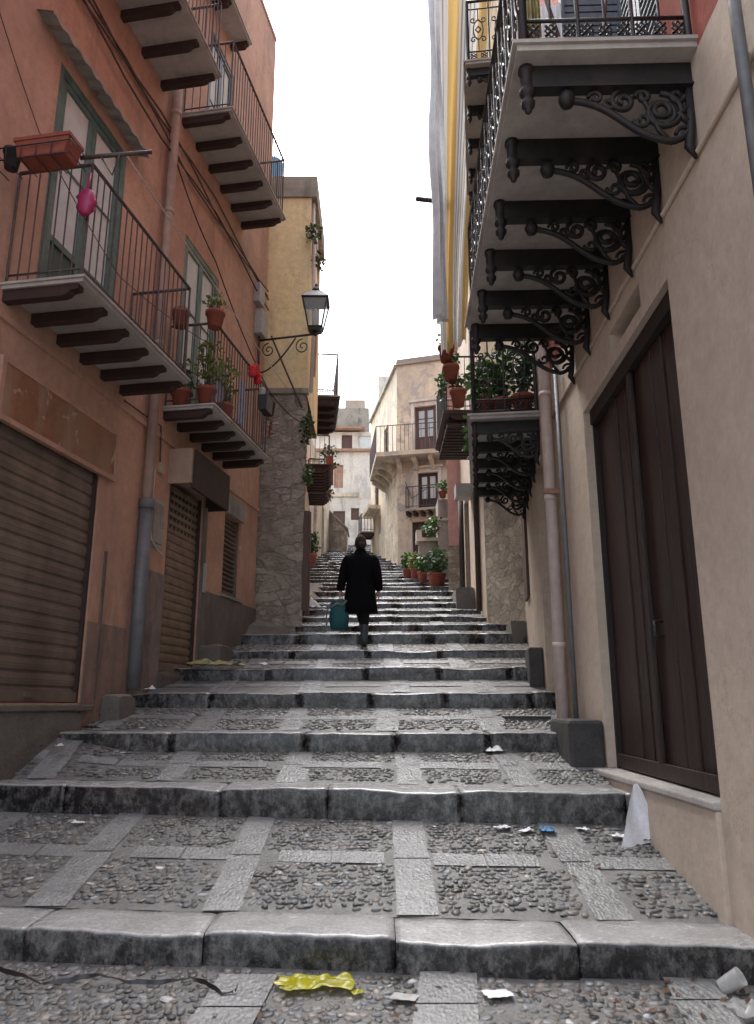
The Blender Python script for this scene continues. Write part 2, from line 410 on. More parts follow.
for i in range(len(steps)):
    d, zt, zf = steps[i]; sk = SK[i]
    nxt = steps[i+1] if i+1 < len(steps) else [d+3, zt+.3, zt+.3]
    sk2 = SK[i+1] if i+1 < len(steps) else sk
    w = min(.42, (nxt[0]-d)*.4)
    L = xl(d+.3)-.08; Rr = xr(d)+.06
    if 0 < i < 3: Rr = 1.95
    # nosing stones: one worn slab course, split by open joints
    xs = [L]
    while xs[-1] < Rr-.8: xs.append(xs[-1] + random.uniform(.75, 1.25))
    xs.append(Rr)
    if i == 0: xs = [L, -2.6, -1.78, -.86, .09, .95, Rr]
    mb = MB(); detail = 9 if i < 3 else (6 if i < 7 else 3)
    for k in range(len(xs)-1):
        a, b = xs[k]+.002, xs[k+1]-.002
        dz = random.uniform(-.005, .005); dy = random.uniform(-.012, .012)
        n = max(2, int((b-a)/(.035 if i < 2 else .06 if i < 6 else .14)))
        prof = [(0, -.55*(1 if i == 0 else .6))]
        h = zt-zf
        prof += [(-.006, -h*.75), (-.004, -h*.45)]
        r0 = .026
        for q in range(detail):
            t = math.pi/2*q/(detail-1)
            prof.append((r0-r0*math.cos(t), -r0+r0*math.sin(t)))
        prof += [(w*.35, .003), (w*.7, .003), (w, -.002)]
        if i < 8: prof += [(w+.012, -.03)]
        rows = []
        for j in range(n+1):
            x = a+(b-a)*j/n
            edge = min(j, n-j)*(b-a)/n
            chip = max(0, .012-edge)*.5
            row = []
            for (py, pz) in prof:
                nv = noise.noise(Vector((x*2.1, i*7.3+py*2, pz*3)))
                n2 = noise.noise(Vector((x*9, i*3.3+py*9, pz*9)))
                wear = -.05*max(0, noise.noise(Vector((x*1.3, i*5.1, 0))))*(1 if pz > -.06 else .2)*max(0, 1-max(0, py)/(w*.95))
                zz = zt+pz+dz+wear+n2*(.007 if -.05 < pz < .001 else .003) - chip*(1 if pz > -.05 else 0)
                yy = d+sk*(x-.3)+py+dy+nv*.018*(1 if py < .06 else .3)+n2*.005
                row.append(mb.pt((x, yy, zz)))
            rows.append(row)
        for j in range(n):
            for q in range(len(prof)-1):
                mb.face([rows[j][q], rows[j+1][q], rows[j+1][q+1], rows[j][q+1]], True)
        mb.face(rows[0]); mb.face(rows[-1][::-1])
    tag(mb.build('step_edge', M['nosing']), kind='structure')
    # sloping tread
    near = i < 4
    Rt = xr(min(d+1, nxt[0]))+.06
    mb = MB()
    def tz(x, t): return zt+.008*min(1, t*12)-.003 + (nxt[2]-zt+.004)*t + lift(i, x, t)
    def ty(x, t):
        y0 = d+sk*(x-.3)+w-.05; y1 = nxt[0]+sk2*(x-.3)+.06; return y0+(y1-y0)*t
    nx = 40 if near else 14; ny = 12 if near else 4
    lo = lambda t: xl(ty(-2, t))-.08
    rows = [[mb.pt((lo(jy/ny)+(Rt-lo(jy/ny))*jx/nx, ty(lo(jy/ny)+(Rt-lo(jy/ny))*jx/nx, jy/ny), tz(lo(jy/ny)+(Rt-lo(jy/ny))*jx/nx, jy/ny)+.008*noise.noise(Vector((jx*.7, jy*.7, i))))) for jx in range(nx+1)] for jy in range(ny+1)]
    for jy in range(ny):
        for jx in range(nx): mb.face([rows[jy][jx], rows[jy][jx+1], rows[jy+1][jx+1], rows[jy+1][jx]], True)
    tr = tag(mb.build('tread', M['mortar'] if near else M['cobble']), kind='structure')
    # paving strips
    if i < 12:
        for sx in STRIPX:
            if sx < L+.1 or sx > Rr-.15: continue
            nseg = 2 if i < 5 else 1
            mb = MB()
            off = .10*math.sin(i*2.3+sx)
            for q in range(nseg):
                t0 = q/nseg+.006; t1 = (q+1)/nseg-.006
                ww = .108+random.uniform(-.012, .012); g = random.uniform(-.005, .005)
                jj = 5
                for a in range(jj):
                    ta = t0+(t1-t0)*a/jj; tb = t0+(t1-t0)*(a+1)/jj
                    mb.quad(*[(sx+off+g+s*(ww+.012*noise.noise(Vector((sx*5+s*3,t*9,i)))), ty(sx, t), tz(sx, t)+.007+g*.2+.004*noise.noise(Vector((sx*3,t*6,i)))) for s, t in ((-1,ta),(1,ta),(1,tb),(-1,tb))])
            tag(mb.build('paving_strip', M['strip']), kind='structure')
        if i < 5:
            mb = MB(); tm = .5; hw = .085/(nxt[0]-d-w)
            bx = [L]+[sx+.12*c for sx in STRIPX if L < sx < Rr for c in (-1.25, 1.25)]+[Rt]
            for a, b in zip(bx[::2], bx[1::2]):
                if b-a < .1: continue
                k = max(1, int((b-a)/.3))
                for q in range(k):
                    xa = a+(b-a)*q/k+.004; xb = a+(b-a)*(q+1)/k-.004; g = random.uniform(-.01, .01)
                    mb.quad(*[(x, ty(x, t), tz(x, t)+.007+g*.2) for x, t in ((xa,tm-hw),(xb,tm-hw+g),(xb,tm+hw),(xa,tm+hw+g))])
            tag(mb.build('paving_strip', M['strip']), kind='structure')

def pebbles(D0, D1, X0, X1, zf, strips, sp=.05, cross=None, jit=.5):
    mb = MB(); nx = int((X1-X0)/sp); ny = int((D1-D0)/sp)
    rndm = random.random
    for a in range(nx):
        for b in range(ny):
            x = X0+(a+.5+(rndm()-.5)*jit+.5*(b % 2))*sp; y = D0+(b+.5+(rndm()-.5)*jit)*sp
            if x < xl(y)+.03 or x > xr(y)-.02: continue
            if any(abs(x-s) < .125 for s in strips): continue
            if cross and abs(y-cross(x)) < .10: continue
            if rndm() < .06+.25*max(0, noise.noise(Vector((x*2.3, y*2.3, 4)))): continue
            z = zf(x, y)
            if z is None: continue
            r = sp*random.choice((.45,.52,.58,.64,.75))*random.uniform(.9,1.1); el = random.uniform(.42, .85); th = random.uniform(0, math.pi)
            hh = random.uniform(.0015, .0048)
            ct, st = math.cos(th), math.sin(th)
            base = len(mb.v); tint = random.choice((.5, .6, .7, .75, .85, .9, 1, 1.1, 1.2, 1.45))*(2.2 if random.random() < .03 else 1) * random.uniform(.85, 1.1)
            warm = random.uniform(-.08, .12)
            col = (tint*(1+warm), tint, tint*(1-warm))
            tx, tyy = random.uniform(-.15, .15), random.uniform(-.15, .15)
            for rr, h in ((1.0, -.006), (.82, .7), (.45, 1.0)):
                for q in range(7):
                    t = q*2*math.pi/7
                    u = math.cos(t)*r*rr; v = math.sin(t)*r*rr*el
                    px_, py_ = u*ct-v*st, u*st+v*ct
                    mb.v.append((x+px_, y+py_, z+(h*hh if h > 0 else h)+tx*px_+tyy*py_)); mb.c.append(col)
            mb.v.append((x, y, z+hh*1.05)); mb.c.append(col)
            for k in range(2):
                for q in range(7):
                    mb.face([base+k*7+q, base+k*7+(q+1) % 7, base+(k+1)*7+(q+1) % 7, base+(k+1)*7+q], True)
            for q in range(7): mb.face([base+14+q, base+14+(q+1) % 7, base+21], True)
    return tag(mb.build('paving_pebbles', M['pebble']), kind='stuff')
# tread zero (where the photographer stands)
mb = MB(); d0, _, zf0 = steps[0]
g0 = lambda x, y: zf0 + .13*(y-(d0+SK[0]*(x-.3))) - .002
n = 24
rows = []
for jy in range(n+1):
    t = jy/n; rows.append([])
    for jx in range(31):
        x = -4.6+7*jx/30; y1 = d0+SK[0]*(x-.3)+.05; y = -6+(y1+6)*(1-(1-t)**2)
        rows[-1].append(mb.pt((x, y, g0(x, y)-.004+.01*noise.noise(Vector((x*2, y*2, 0))))))
for jy in range(n):
    for jx in range(30): mb.face([rows[jy][jx], rows[jy][jx+1], rows[jy+1][jx+1], rows[jy+1][jx]], True)
tag(mb.build('tread', M['mortar']), kind='structure')
for sx in (-2.1, -.62, .33, 1.45):
    mb = MB()
    for q in range(7):
        y0 = 2.0+q*.30; ww = .13+random.uniform(-.01, .01)
        mb.quad(*[(sx+s*ww+(y-4)*.12, y, g0(sx, y)+.012) for s, y in ((-1,y0+.006),(1,y0+.006),(1,y0+.294),(-1,y0+.294))])
    tag(mb.build('paving_strip', M['strip']), kind='structure')
pebbles(2.9, 4.6, -3.3, 1.8, lambda x, y: g0(x, y)+.001 if y < d0+SK[0]*(x-.3)-.03 else None, [], .046)
for i in range(3):
    d, zt, zf = steps[i]; nd, nzt, nzf = steps[i+1]
    w = min(.42, (nd-d)*.4); a, b = SK[i], SK[i+1]
    def zfun(x, y, d=d, nd=nd, zt=zt, nzf=nzf, w=w, a=a, b=b, i=i):
        y0 = d+a*(x-.3)+w; y1 = nd+b*(x-.3)
        if y < y0+.01 or y > y1-.02: return None
        y0 -= .05; y1 += .06; t = (y-y0)/(y1-y0); return zt+.008*min(1, t*12)-.001+(nzf-zt+.004)*t + .003 + lift(i, x, t)
    cr = lambda x, d=d, nd=nd, w=w, a=a, b=b: ((d+a*(x-.3)+w)+(nd+b*(x-.3)))/2
    offs = [s+.10*math.sin(i*2.3+s) for s in STRIPX]
    pebbles(d+.2, nd+.5, -3.7, 1.95, zfun, offs, .05 if i < 2 else .06, cross=cr)

# the land under and around everything
mb = MB()
pr = [(-400, -1.9), (2, -1.9), (4, -1.75), (34, 6.2), (60, 7.5), (900, 8)]
for (a, za), (b, zb) in zip(pr, pr[1:]): mb.quad((-400, a, za), (400, a, za), (400, b, zb), (-400, b, zb))
tag(mb.build('ground', M['ground']), kind='structure')

# ---------------------------------------------------------------- building parts
def wall(parent, T, s0, s1, z0, z1, mat, holes=(), depth=.3, body=4.0, name='wall', zb=None, label=None):
    """facade with real openings, reveals, and the body of the house behind it"""
    mb = MB(T)
    ss = sorted({s0, s1, *[h[0] for h in holes], *[h[1] for h in holes]}); zs = sorted({z0, z1, *[h[2] for h in holes], *[h[3] for h in holes]})
    ss = [s for s in ss if s0 <= s <= s1]; zs = [z for z in zs if z0 <= z <= z1]
    for a, b in zip(ss, ss[1:]):
        for c, d in zip(zs, zs[1:]):
            ms, mz = (a+b)/2, (c+d)/2
            if any(h[0] < ms < h[1] and h[2] < mz < h[3] for h in holes): continue
            mb.quad((a,0,c),(b,0,c),(b,0,d),(a,0,d))
    for h in holes:
        a, b, c, d = h[:4]; e = -depth
        mb.quad((a,0,c),(a,0,d),(a,e,d),(a,e,c)); mb.quad((b,0,c),(b,e,c),(b,e,d),(b,0,d))
        mb.quad((a,0,d),(b,0,d),(b,e,d),(a,e,d)); mb.quad((a,0,c),(a,e,c),(b,e,c),(b,0,c))
        mb.quad((a,e,c),(b,e,c),(b,e,d),(a,e,d))
    mb.quad((s0,0,z0),(s0,0,z1),(s0,-body,z1),(s0,-body,z0)); mb.quad((s1,0,z0),(s1,-body,z0),(s1,-body,z1),(s1,0,z1))
    mb.quad((s0,0,z1),(s1,0,z1),(s1,-body,z1),(s0,-body,z1)); mb.quad((s0,-body,z0),(s1,-body,z0),(s1,-body,z1),(s0,-body,z1))
    return mb.build(name, mat, parent, label)

def french(parent, T, s0, s1, z0, z1, fm, pm, o=-.1, leaves=2, bars=2, name='door', lower=None, split=0.0):
    fr = MB(T); t = .07*(s1-s0)/1.2+.02; e = .05
    fr.box(s0, s0+t, o, o+e, z0, z1); fr.box(s1-t, s1, o, o+e, z0, z1); fr.box(s0+t, s1-t, o, o+e, z1-t, z1)
    w = (s1-s0-2*t)/leaves; lt = t*.7; o2 = o-.003
    zl = z0+(z1-z0)*split
    pn = MB(T); lp = MB(T)
    for k in range(leaves):
        a = s0+t+w*k+.004; b = a+w-.008
        fr.box(a, a+lt, o2, o2+.04, z0, z1-t); fr.box(b-lt, b, o2, o2+.04, z0, z1-t)
        fr.box(a+lt, b-lt, o2, o2+.04, z1-t-lt, z1-t); fr.box(a+lt, b-lt, o2, o2+.04, z0, z0+lt*1.5)
        if split: fr.box(a+lt, b-lt, o2, o2+.04, zl, zl+lt)
        for q in range(1, bars+1):
            zz = zl+(z1-t-zl)*q/(bars+1); fr.box(a+lt, b-lt, o2+.003, o2+.032, zz-.012, zz+.012)
        pn.box(a+lt, b-lt, o2+.008, o2+.016, zl+lt if split else z0+lt*1.5, z1-t-lt)
        if split: lp.box(a+lt, b-lt, o2+.006, o2+.024, z0+lt*1.5, zl)
    d = fr.build(name, fm, parent)
    pn.build('pane', pm, d)
    if split and lp.v: lp.build('panel', lower or fm, d)
    return d

def roller(parent, T, s0, s1, z0, z1, mat, o=-.18, pitch=.11, holesrows=False):
    mb = MB(T); n = max(3, int((z1-z0)/pitch)); p = (z1-z0)/n
    prof = []
    for k in range(n):
        z = z0+k*p
        prof += [(o-.010, z), (o-.010, z+p*.07), (o+.006, z+p*.14), (o+.012, z+p*.42), (o+.009, z+p*.44), (o+.009, z+p*.5), (o+.012, z+p*.52), (o+.006, z+p*.88), (o-.010, z+p*.95)]
    prof.append((o-.012, z1))
    for (a, za), (b, zb) in zip(prof, prof[1:]): mb.quad((s0,a,za),(s1,a,za),(s1,b,zb),(s0,b,zb))
    mb.box(s0, s1, o-.05, o-.02, z0, z1)
    if holesrows:
        mb.mi = 1
        for r in range(5):
            for k in range(9):
                q = s0+(s1-s0)*(k+.5)/9; z = z1-.17-r*p+.03; mb.box(q-.028, q+.028, o+.012, o+.016, z-.022, z+.022)
    sh = mb.build('roller_shutter', [mat, M['boxdark']], parent)
    gd = MB(T)
    gd.box(s0, s0+.035, o-.01, o+.05, z0, z1); gd.build('guide_rail', M['boxdark'], sh)
    gd = MB(T); gd.box(s1-.035, s1, o-.01, o+.05, z0, z1); gd.build('guide_rail', M['boxdark'], sh)
    br = MB(T); br.box(s0+.036, s1-.036, o+.02, o+.05, z0, z0+.10); br.box((s0+s1)/2-.06, (s0+s1)/2+.06, o+.05, o+.075, z0+.04, z0+.09)
    br.build('bottom_rail', mat, sh)
    return sh

def balcony(parent, T, s0, s1, o1, z, beams, rail_mat, under, edge, kind='plain', rh=1.2, beam_mat=None, th=.06, beamh=.11, bs=None, sides=(1, 1), spacing=.108, label=None):
    mb = MB(T); mb.box(s0, s1, 0, o1, z, z+th*.6); mb.mi = 1
    mb.box(s0-.02, s1+.02, 0, o1+.025, z+th*.6, z+th*1.0)
    b = mb.build('balcony', [under, edge], parent, label)
    zt = z+th
    for k in range(beams):
        s = (s0+.07+(s1-s0-.14)*k/(beams-1)) if bs is None else bs[k]
        m2 = MB(T); h = beamh
        m2.prism([(0,z-.002),(o1*.93,z-.002),(o1*.93,z-h*.45),(o1*.84,z-h*.55),(o1*.80,z-h*.85),(o1*.74,z-h),(0,z-h)], s-.045, s+.045)
        m2.build('support_beam', beam_mat or M['beam'], b)
    if rail_mat is None: return b
    r = MB(T); oo = o1-.04; top = zt+rh
    def side(P, Qq):
        L = math.dist(P, Qq); n = max(2, int(L/spacing))
        for k in range(n+1):
            t = k/n; p = (P[0]+(Qq[0]-P[0])*t, P[1]+(Qq[1]-P[1])*t)
            rr = .013 if k in (0, n) else .0075
            j = random.uniform(-.006, .006)
            r.tube([(p[0], p[1], zt), (p[0]+j, p[1], zt+rh*.5), (p[0], p[1], top)], rr, 5, cap=False)
        for zz, rr in ((top, .018), (zt+.09, .010)):
            r.tube([(P[0], P[1], zz), (Qq[0], Qq[1], zz)], rr, 6)
    side((s0+.03, oo), (s1-.03, oo))
    if sides[0]: side((s0+.03, .02), (s0+.03, oo))
    if sides[1]: side((s1-.03, .02), (s1-.03, oo))
    r.build('railing', rail_mat, b)
    return b

# ---- the terracotta house on the left
def lz(px, py, o=0): return lwp(px, py, o)
H1 = thing('town_house', 'terracotta orange plastered house with four railed balconies and roller shutters filling the left side', 'house', LW(9, -1, -.5))
sA0, sA1 = 6.0, 8.38
dA = (lwp(62,60)[0], lwp(128,150)[0]); dB = (lwp(186,232)[0], lwp(219,282)[0])
zA = 3.81
zDA = lwp(62,62)[1]; zDB = lwp(186,234)[1]
holes1 = [(6.6, 8.38, 0.02, 2.56), (10.15, 11.3, .42, 3.1), (12.2, 12.95, 1.72, 3.05),
          (dA[0], dA[1], zA, zDA), (dB[0], dB[1], 3.93, zDB), (10.55, 11.6, 8.58, 11.0), (7.2, 8.3, 8.58, 11.0)]
wall(H1, LW, 1.0, 13.8, -2.2, 14.0, M['terra'], holes1, depth=.26, body=5)
# grey dado bands
mb = MB(LW); mb.box(8.38, 9.22, 0, .018, -1.5, .88); mb.build('dado', plaster('stained_pink_render', (.33,.22,.17), (.24,.16,.13), (.06,.05,.045), .8), H1)
mb = MB(LW); mb.box(9.32, 10.13, 0, .02, -1.5, 1.67); mb.build('dado', M['dado'], H1)
mb = MB(LW); mb.box(11.42, 13.79, 0, .035, -1.5, 1.66); mb.build('dado', M['dado'], H1)
mb = MB(LW); mb.box(1.0, 13.79, 0, .03, 3.46, 3.52); mb.build('string_course', M['terra'], H1)
# upper, paler storey paint
mb = MB(LW); mb.box(9.55, 13.79, 0.0, .012, 8.7, 13.95); 
# shop shutter 1
roller(H1, LW, 6.62, 8.37, .03, 2.55, M['shutter'], o=-.07, pitch=.135)
mb = MB(LW); mb.box(6.56, 8.58, .0, .045, 2.57, 3.07); pnl = mb.build('sign_panel', M['signpanel'], H1)
mb = MB(LW)
mb.box(6.50, 6.56, .0, .055, 2.52, 3.12); mb.box(8.58, 8.63, 0, .055, 2.52, 3.12); mb.box(6.56, 8.58, 0, .055, 3.07, 3.12); mb.box(6.56, 8.58, 0, .055, 2.52, 2.57)
mb.build('panel_frame', M['terra'], pnl)
mb = MB(LW); mb.box(8.61, 8.65, 0.0, .02, .05, 1.7); mb.build('metal_strip', M['dado'], H1)
mb = MB(LW); mb.box(5.6, 8.5, .0, .10, -.06, .0); mb.build('threshold', M['block'], H1, bevel=.01)
# shop shutter 2 with housing
roller(H1, LW, 10.17, 11.28, .44, 3.0, M['shutter2'], o=-.07, pitch=.115, holesrows=True)
mb = MB(LW); mb.box(10.05, 10.10, 0, .34, 2.92, 3.41); hs = mb.build('shutter_housing', M['boxbeige'], H1)
mb = MB(LW); mb.box(10.103, 11.42, 0.0, .36, 3.36, 3.41); mb.box(10.103, 11.42, .32, .36, 2.86, 3.357); mb.box(11.38, 11.42, 0, .318, 2.86, 3.357); mb.build('hood', M['boxdark'], hs)
mb = MB(LW); mb.box(11.31, 11.40, 0, .045, .40, 2.9); mb.build('door_jamb', M['dado'], H1)
mb = MB(LW); mb.box(11.33, 11.41, .046, .07, 1.62, 2.05); mb.build('jamb_plate', M['boxgrey'], H1)
# small louvred window
mb = MB(LW)
n = 16
for k in range(n):
    z = 1.76+1.26*k/n; mb.prism([(-.12,z),(-.06,z+.02),(-.06,z+.035),(-.12,z+.075)], 12.24, 12.91)
mb.box(12.2,12.24,-.13,-.04,1.72,3.05); mb.box(12.91,12.95,-.13,-.04,1.72,3.05); mb.box(12.24,12.91,-.15,-.13,1.72,3.05)
wn = mb.build('window', M['shutter'], H1)
mb = MB(LW); mb.box(12.1, 13.05, 0, .03, 3.06, 3.38); mb.build('lintel', M['concrete'], wn)
mb = MB(LW); mb.box(12.1, 13.05, 0, .06, 1.67, 1.72); mb.build('sill', M['concrete'], wn)
# utility box on wall
mb = MB(LW); mb.box(9.62, 9.98, 0, .02, 1.98, 2.62); ub = mb.build('meter_cabinet', M['boxgrey'], H1, bevel=.004)
mb = MB(LW); mb.box(9.66, 9.94, .02, .045, 2.04, 2.56); mb.box(9.89, 9.93, .045, .06, 2.25, 2.33); mb.build('cabinet_door', M['concrete'], ub)
mb = MB(LW); mb.box(9.72, 9.86, 0, .05, 2.98, 3.12); mb.build('junction_box', M['cream'], H1)
# doors on balconies
french(H1, LW, dA[0], dA[1], zA, zDA, M['green'], M['curtain'], o=-.06, split=.30, lower=M['greendark'], bars=1)
french(H1, LW, dB[0], dB[1], 3.93, zDB, M['green'], M['curtain'], o=-.06, split=.28, lower=M['greendark'], bars=1)
french(H1, LW, 10.55, 11.6, 8.58, 11.0, M['navy'], M['curtain'], o=-.06, bars=1)
french(H1, LW, 7.2, 8.3, 8.58, 11.0, M['navy'], M['curtain'], o=-.06, bars=1)
# corrugated little canopy above door A
mb = MB(LW); s0c, s1c = lwp(36,12)[0], lwp(140,142)[0]; zc = zDA+.10
nn = 40
for k in range(nn):
    a = s0c+(s1c-s0c)*k/nn; b = s0c+(s1c-s0c)*(k+1)/nn
    za = .018*math.sin(k*1.6); zb = .018*math.sin((k+1)*1.6)
    mb.quad((a,0,zc+.08+za),(b,0,zc+.08+zb),(b,.20,zc+.02+zb),(a,.20,zc+.02+za)); mb.quad((a,.20,zc+.02+za),(b,.20,zc+.02+zb),(b,.20,zc-.01+zb),(a,.20,zc-.01+za))
mb.build('canopy', M['concrete'], H1)
# balconies
bA = balcony(H1, LW, 6.42, 8.74, .82, 3.74, 6, M['rail'], M['slabu'], M['slabe'])
bB = balcony(H1, LW, 9.77, 12.1, .72, 3.86, 6, M['rail'], M['slabu'], M['slabe'])
bC = balcony(H1, LW, 5.6, 9.12, .83, 8.50, 7, M['rail'], M['slabu'], M['slabe'])
bD = balcony(H1, LW, 9.70, 12.38, .78, 8.50, 6, M['rail'], M['slabu'], M['slabe'])
bE = balcony(H1, LW, 9.6, 11.45, .34, 11.5, 3, None, M['slabu'], M['slabe'])
# drainpipe
mb = MB(LW); mb.tube([(9.35,.09,2.45),(9.35,.09,8.3),(9.35,.09,13.9)], .062, 10)
for z in (4.6, 6.6, 8.2): mb.tube([(9.35,.09,z),(9.35,.09,z+.06)], .072, 10)
mb.build('drainpipe', M['pipeterra'], H1)
mb = MB(LW); mb.tube([(9.30,.12,.18),(9.33,.10,1.4),(9.35,.09,2.45)], .078, 10); mb.tube([(9.35,.09,2.38),(9.35,.09,2.50)], .092, 10)
mb.build('drainpipe_base', M['pipegrey'], H1)
mb = MB(LW); mb.box(1.0, 13.78, -.3, .02, 14.002, 14.10); mb.build('eave', M['terra_pale'], H1)
# stone blocks at its foot
def rough_block(T, s0, s1, o0, o1, z0, z1, mat, label, seed=0, name='stone_block', cat='stone block'):
    mb = MB(T); n = 5
    def P(i, j, k):
        s = s0+(s1-s0)*i/n; o = o0+(o1-o0)*j/n; z = z0+(z1-z0)*k/n
        if i in (0, n) and k == n: z -= .02
        if j == n and k == n: z -= .02; o -= .01
        v = Vector((s*3+seed, o*3, z*3))
        return (s+.02*noise.noise(v), o+.02*noise.noise(v+Vector((9,0,0))), z+.02*noise.noise(v+Vector((0,7,0))))
    for i in range(n):
        for j in range(n):
            mb.quad(P(i,j,n),P(i+1,j,n),P(i+1,j+1,n),P(i,j+1,n))
            mb.quad(P(i,n,j),P(i+1,n,j),P(i+1,n,j+1),P(i,n,j+1))
            mb.quad(P(0,i,j),P(0,i+1,j),P(0,i+1,j+1),P(0,i,j+1)); mb.quad(P(n,i,j),P(n,i+1,j),P(n,i+1,j+1),P(n,i,j+1))
            mb.quad(P(i,j,0),P(i+1,j,0),P(i+1,j+1,0),P(i,j+1,0)); mb.quad(P(i,0,j),P(i+1,0,j),P(i+1,0,j+1),P(i,0,j+1))
    for f in range(len(mb.sm)): mb.sm[f] = False
    return tag(mb.build(name, mat), label, cat)
rough_block(LW, 5.5, 8.3, .01, .09, -1.0, -.065, M['block'], 'long rendered stone kerb under the big roller shutter', 1, 'shop_sill', 'sill')
rough_block(LW, 8.76, 9.12, .03, .26, -.6, .11, M['block'], 'grey stone block at the foot of the grey drainpipe', 2)
rough_block(LW, 11.36, 11.9, .04, .36, .0, .86, M['block'], 'small stone stoop block right of the narrow roller shutter', 3)
rough_block(LW, 10.1, 11.3, .0, .06, .1, .43, M['block'], 'low threshold stone under the narrow roller shutter', 4, 'doorstep', 'doorstep')

# cables on the left wall
def cable(name, pts, r, mat, label, cat='cable', sag=0, n=14, group=None):
    P = []
    for a, b in zip(pts, pts[1:]):
        a = Vector(a); b = Vector(b)
        for k in range(n):
            t = k/n; p = a.lerp(b, t); p.z -= sag*4*t*(1-t); P.append(p)
    P.append(Vector(pts[-1]))
    mb = MB(); mb.tube(P, r, 5); return tag(mb.build(name, mat), label, cat, group)
for k in range(4):
    pts = [LW(s, .04+.012*k, 7.95-.10*k+.12*math.sin(s*1.3+k*2)) for s in (5,6,7,8,9,10,11,12,13,13.75)]
    cable('utility_cable', pts, .013, M['rail'], 'bundled wall cable running below the upper balconies of the terracotta house', n=2, group='cables bundled below the upper balconies')
cable('wall_wire', [LW(s, .03, 3.60+.03*math.sin(s*2)) for s in (8.7, 9.2, 9.7)]+[LW(9.75, .03, 3.1)], .010, M['rail'], 'short wire dropping to the little box beside the drainpipe', 'wire', n=3)
cable('wall_conduit', [LW(9.62,.03,3.0), LW(9.6,.03,2.3), LW(9.62,.05,2.05), LW(9.8,.05,1.95), LW(10.0,.05,1.9)], .010, M['cablew'], 'pale conduit looping around the meter cabinet', 'conduit', n=3)
cable('clothes_line', [at(127,156,5.95), at(287,388,13.0)], .008, M['cablew'], 'white line strung from the lower near balcony to the stone wall top', 'line', sag=.03)
cable('wire', [LW(5.3,.05,6.9), LW(6.6,.05,5.6), LW(8.3,.06,5.0), LW(9.6,.7,4.7)], .005, M['cable'], 'thin dark wire crossing the green door of the near balcony', 'wire', sag=.05)
cable('wire', [LW(9.4,.08,7.6), LW(11,.1,6.9), LW(13.8,.1,5.9), (-1.3,13.02,4.9)], .010, M['cable'], 'dark wire sloping down across the yellow wall to the stone wall', 'wire', sag=.1)
cable('wire', [LW(13.6,.2,6.9), (-1.35,13.0,5.2)], .018, M['rail'], 'thick cable from the junction box down to the stone wall corner', 'wire', sag=.02)
# junction boxes on the wall end
jb = thing('junction_box', 'grey electric junction boxes on the end of the terracotta house above the lamp arm', 'junction box', LW(13.4, 0, 6.9))
mb = MB(LW); mb.box(13.15, 13.5, 0, .16, 6.75, 7.25); mb.build('lower_box', M['boxgrey'], jb, bevel=.01)
mb = MB(LW); mb.box(13.05, 13.35, 0, .13, 7.35, 7.75); mb.build('upper_box', M['boxgrey'], jb, bevel=.01)
mb = MB(LW); mb.tube([(13.3,.06,6.75),(13.3,.06,6.4),(13.35,.06,6.25)], .02, 6); mb.build('conduit', M['rail'], jb)

# ---- wall lantern
lamp = thing('wall_lantern', 'black glazed street lantern on a scrolled iron arm beside the yellow wall', 'street lamp', LW(13.5, 0, 6.9))
p0 = LW(13.45, .02, 6.74); tip = Vector((-1.09, p0.y-.15, p0.z+.05))
u = (tip-p0); 
mb = MB(); mb.tube([p0, tip], .020, 8); mb.tube([p0+Vector((0,0,.12)), p0+Vector((0,0,-.75))], .018, 6)
def P_(t, z): q = p0+u*t; return (q.x, q.y, p0.z+z)
mb.tube([P_(0,-.62)]+[P_(.05+.60*t, -.62+ .62*(t**1.6)) for t in [k/10 for k in range(11)]], .014, 6)
for (ct, cz, rr) in ((.78, -.17, .15), (.17, -.20, .14)):
    mb.tube([P_(ct+(rr*(1-k/22))*math.cos(k*.5+1.6)/1.1, cz+(rr*(1-k/22))*math.sin(k*.5+1.6)) for k in range(20)], .011, 6)
mb.build('bracket_arm', M['iron'], lamp)
lc = Vector((tip.x, tip.y, tip.z))
def ring4(z, h): return [(lc.x+sx*h, lc.y+sy*h, lc.z+z) for sx, sy in ((-1,-1),(1,-1),(1,1),(-1,1))]
mb = MB()
b0, b1, t0 = ring4(.06,.11), ring4(.10,.12), ring4(.62,.215)
for k in range(4): mb.tube([b1[k], t0[k]], .014, 5); mb.tube([b1[k], b1[(k+1)%4]], .014, 5); mb.tube([t0[k], t0[(k+1)%4]], .018, 5)
mb.hexa(ring4(.04,.10)+ring4(.09,.12))
mb.lathe(lc, [(.03,-.03),(.05,.0),(.04,.04)], 8)
mb.build('lantern_frame', M['iron'], lamp)
mb = MB(); mb.hexa([(2*0+p[0], p[1], p[2]) for p in ring4(.63,.24)]+ring4(.80,.10)); mb.lathe(lc+Vector((0,0,.80)), [(.07,0),(.09,.04),(.05,.10),(.02,.13),(.03,.16),(.005,.2)], 8)
mb.build('lantern_roof', M['iron'], lamp)
mb = MB(); mb.hexa(ring4(.11,.112)+ring4(.61,.205)); mb.build('glass', M['lampglass'], lamp)
mb = MB(); mb.lathe(lc+Vector((0,0,.10)), [(.03,0),(.03,.14),(.05,.17),(.055,.30),(.03,.38),(.005,.40)], 10); mb.build('bulb', M['paper'], lamp)

# ---- yellow and stone corner house
H2 = thing('town_house', 'tall narrow yellow plastered house above a rough stone wall with a fern at its parapet', 'house', (-1.65, 14, 1.2))
D2 = 13.1; XA, XB = -2.6, -1.28
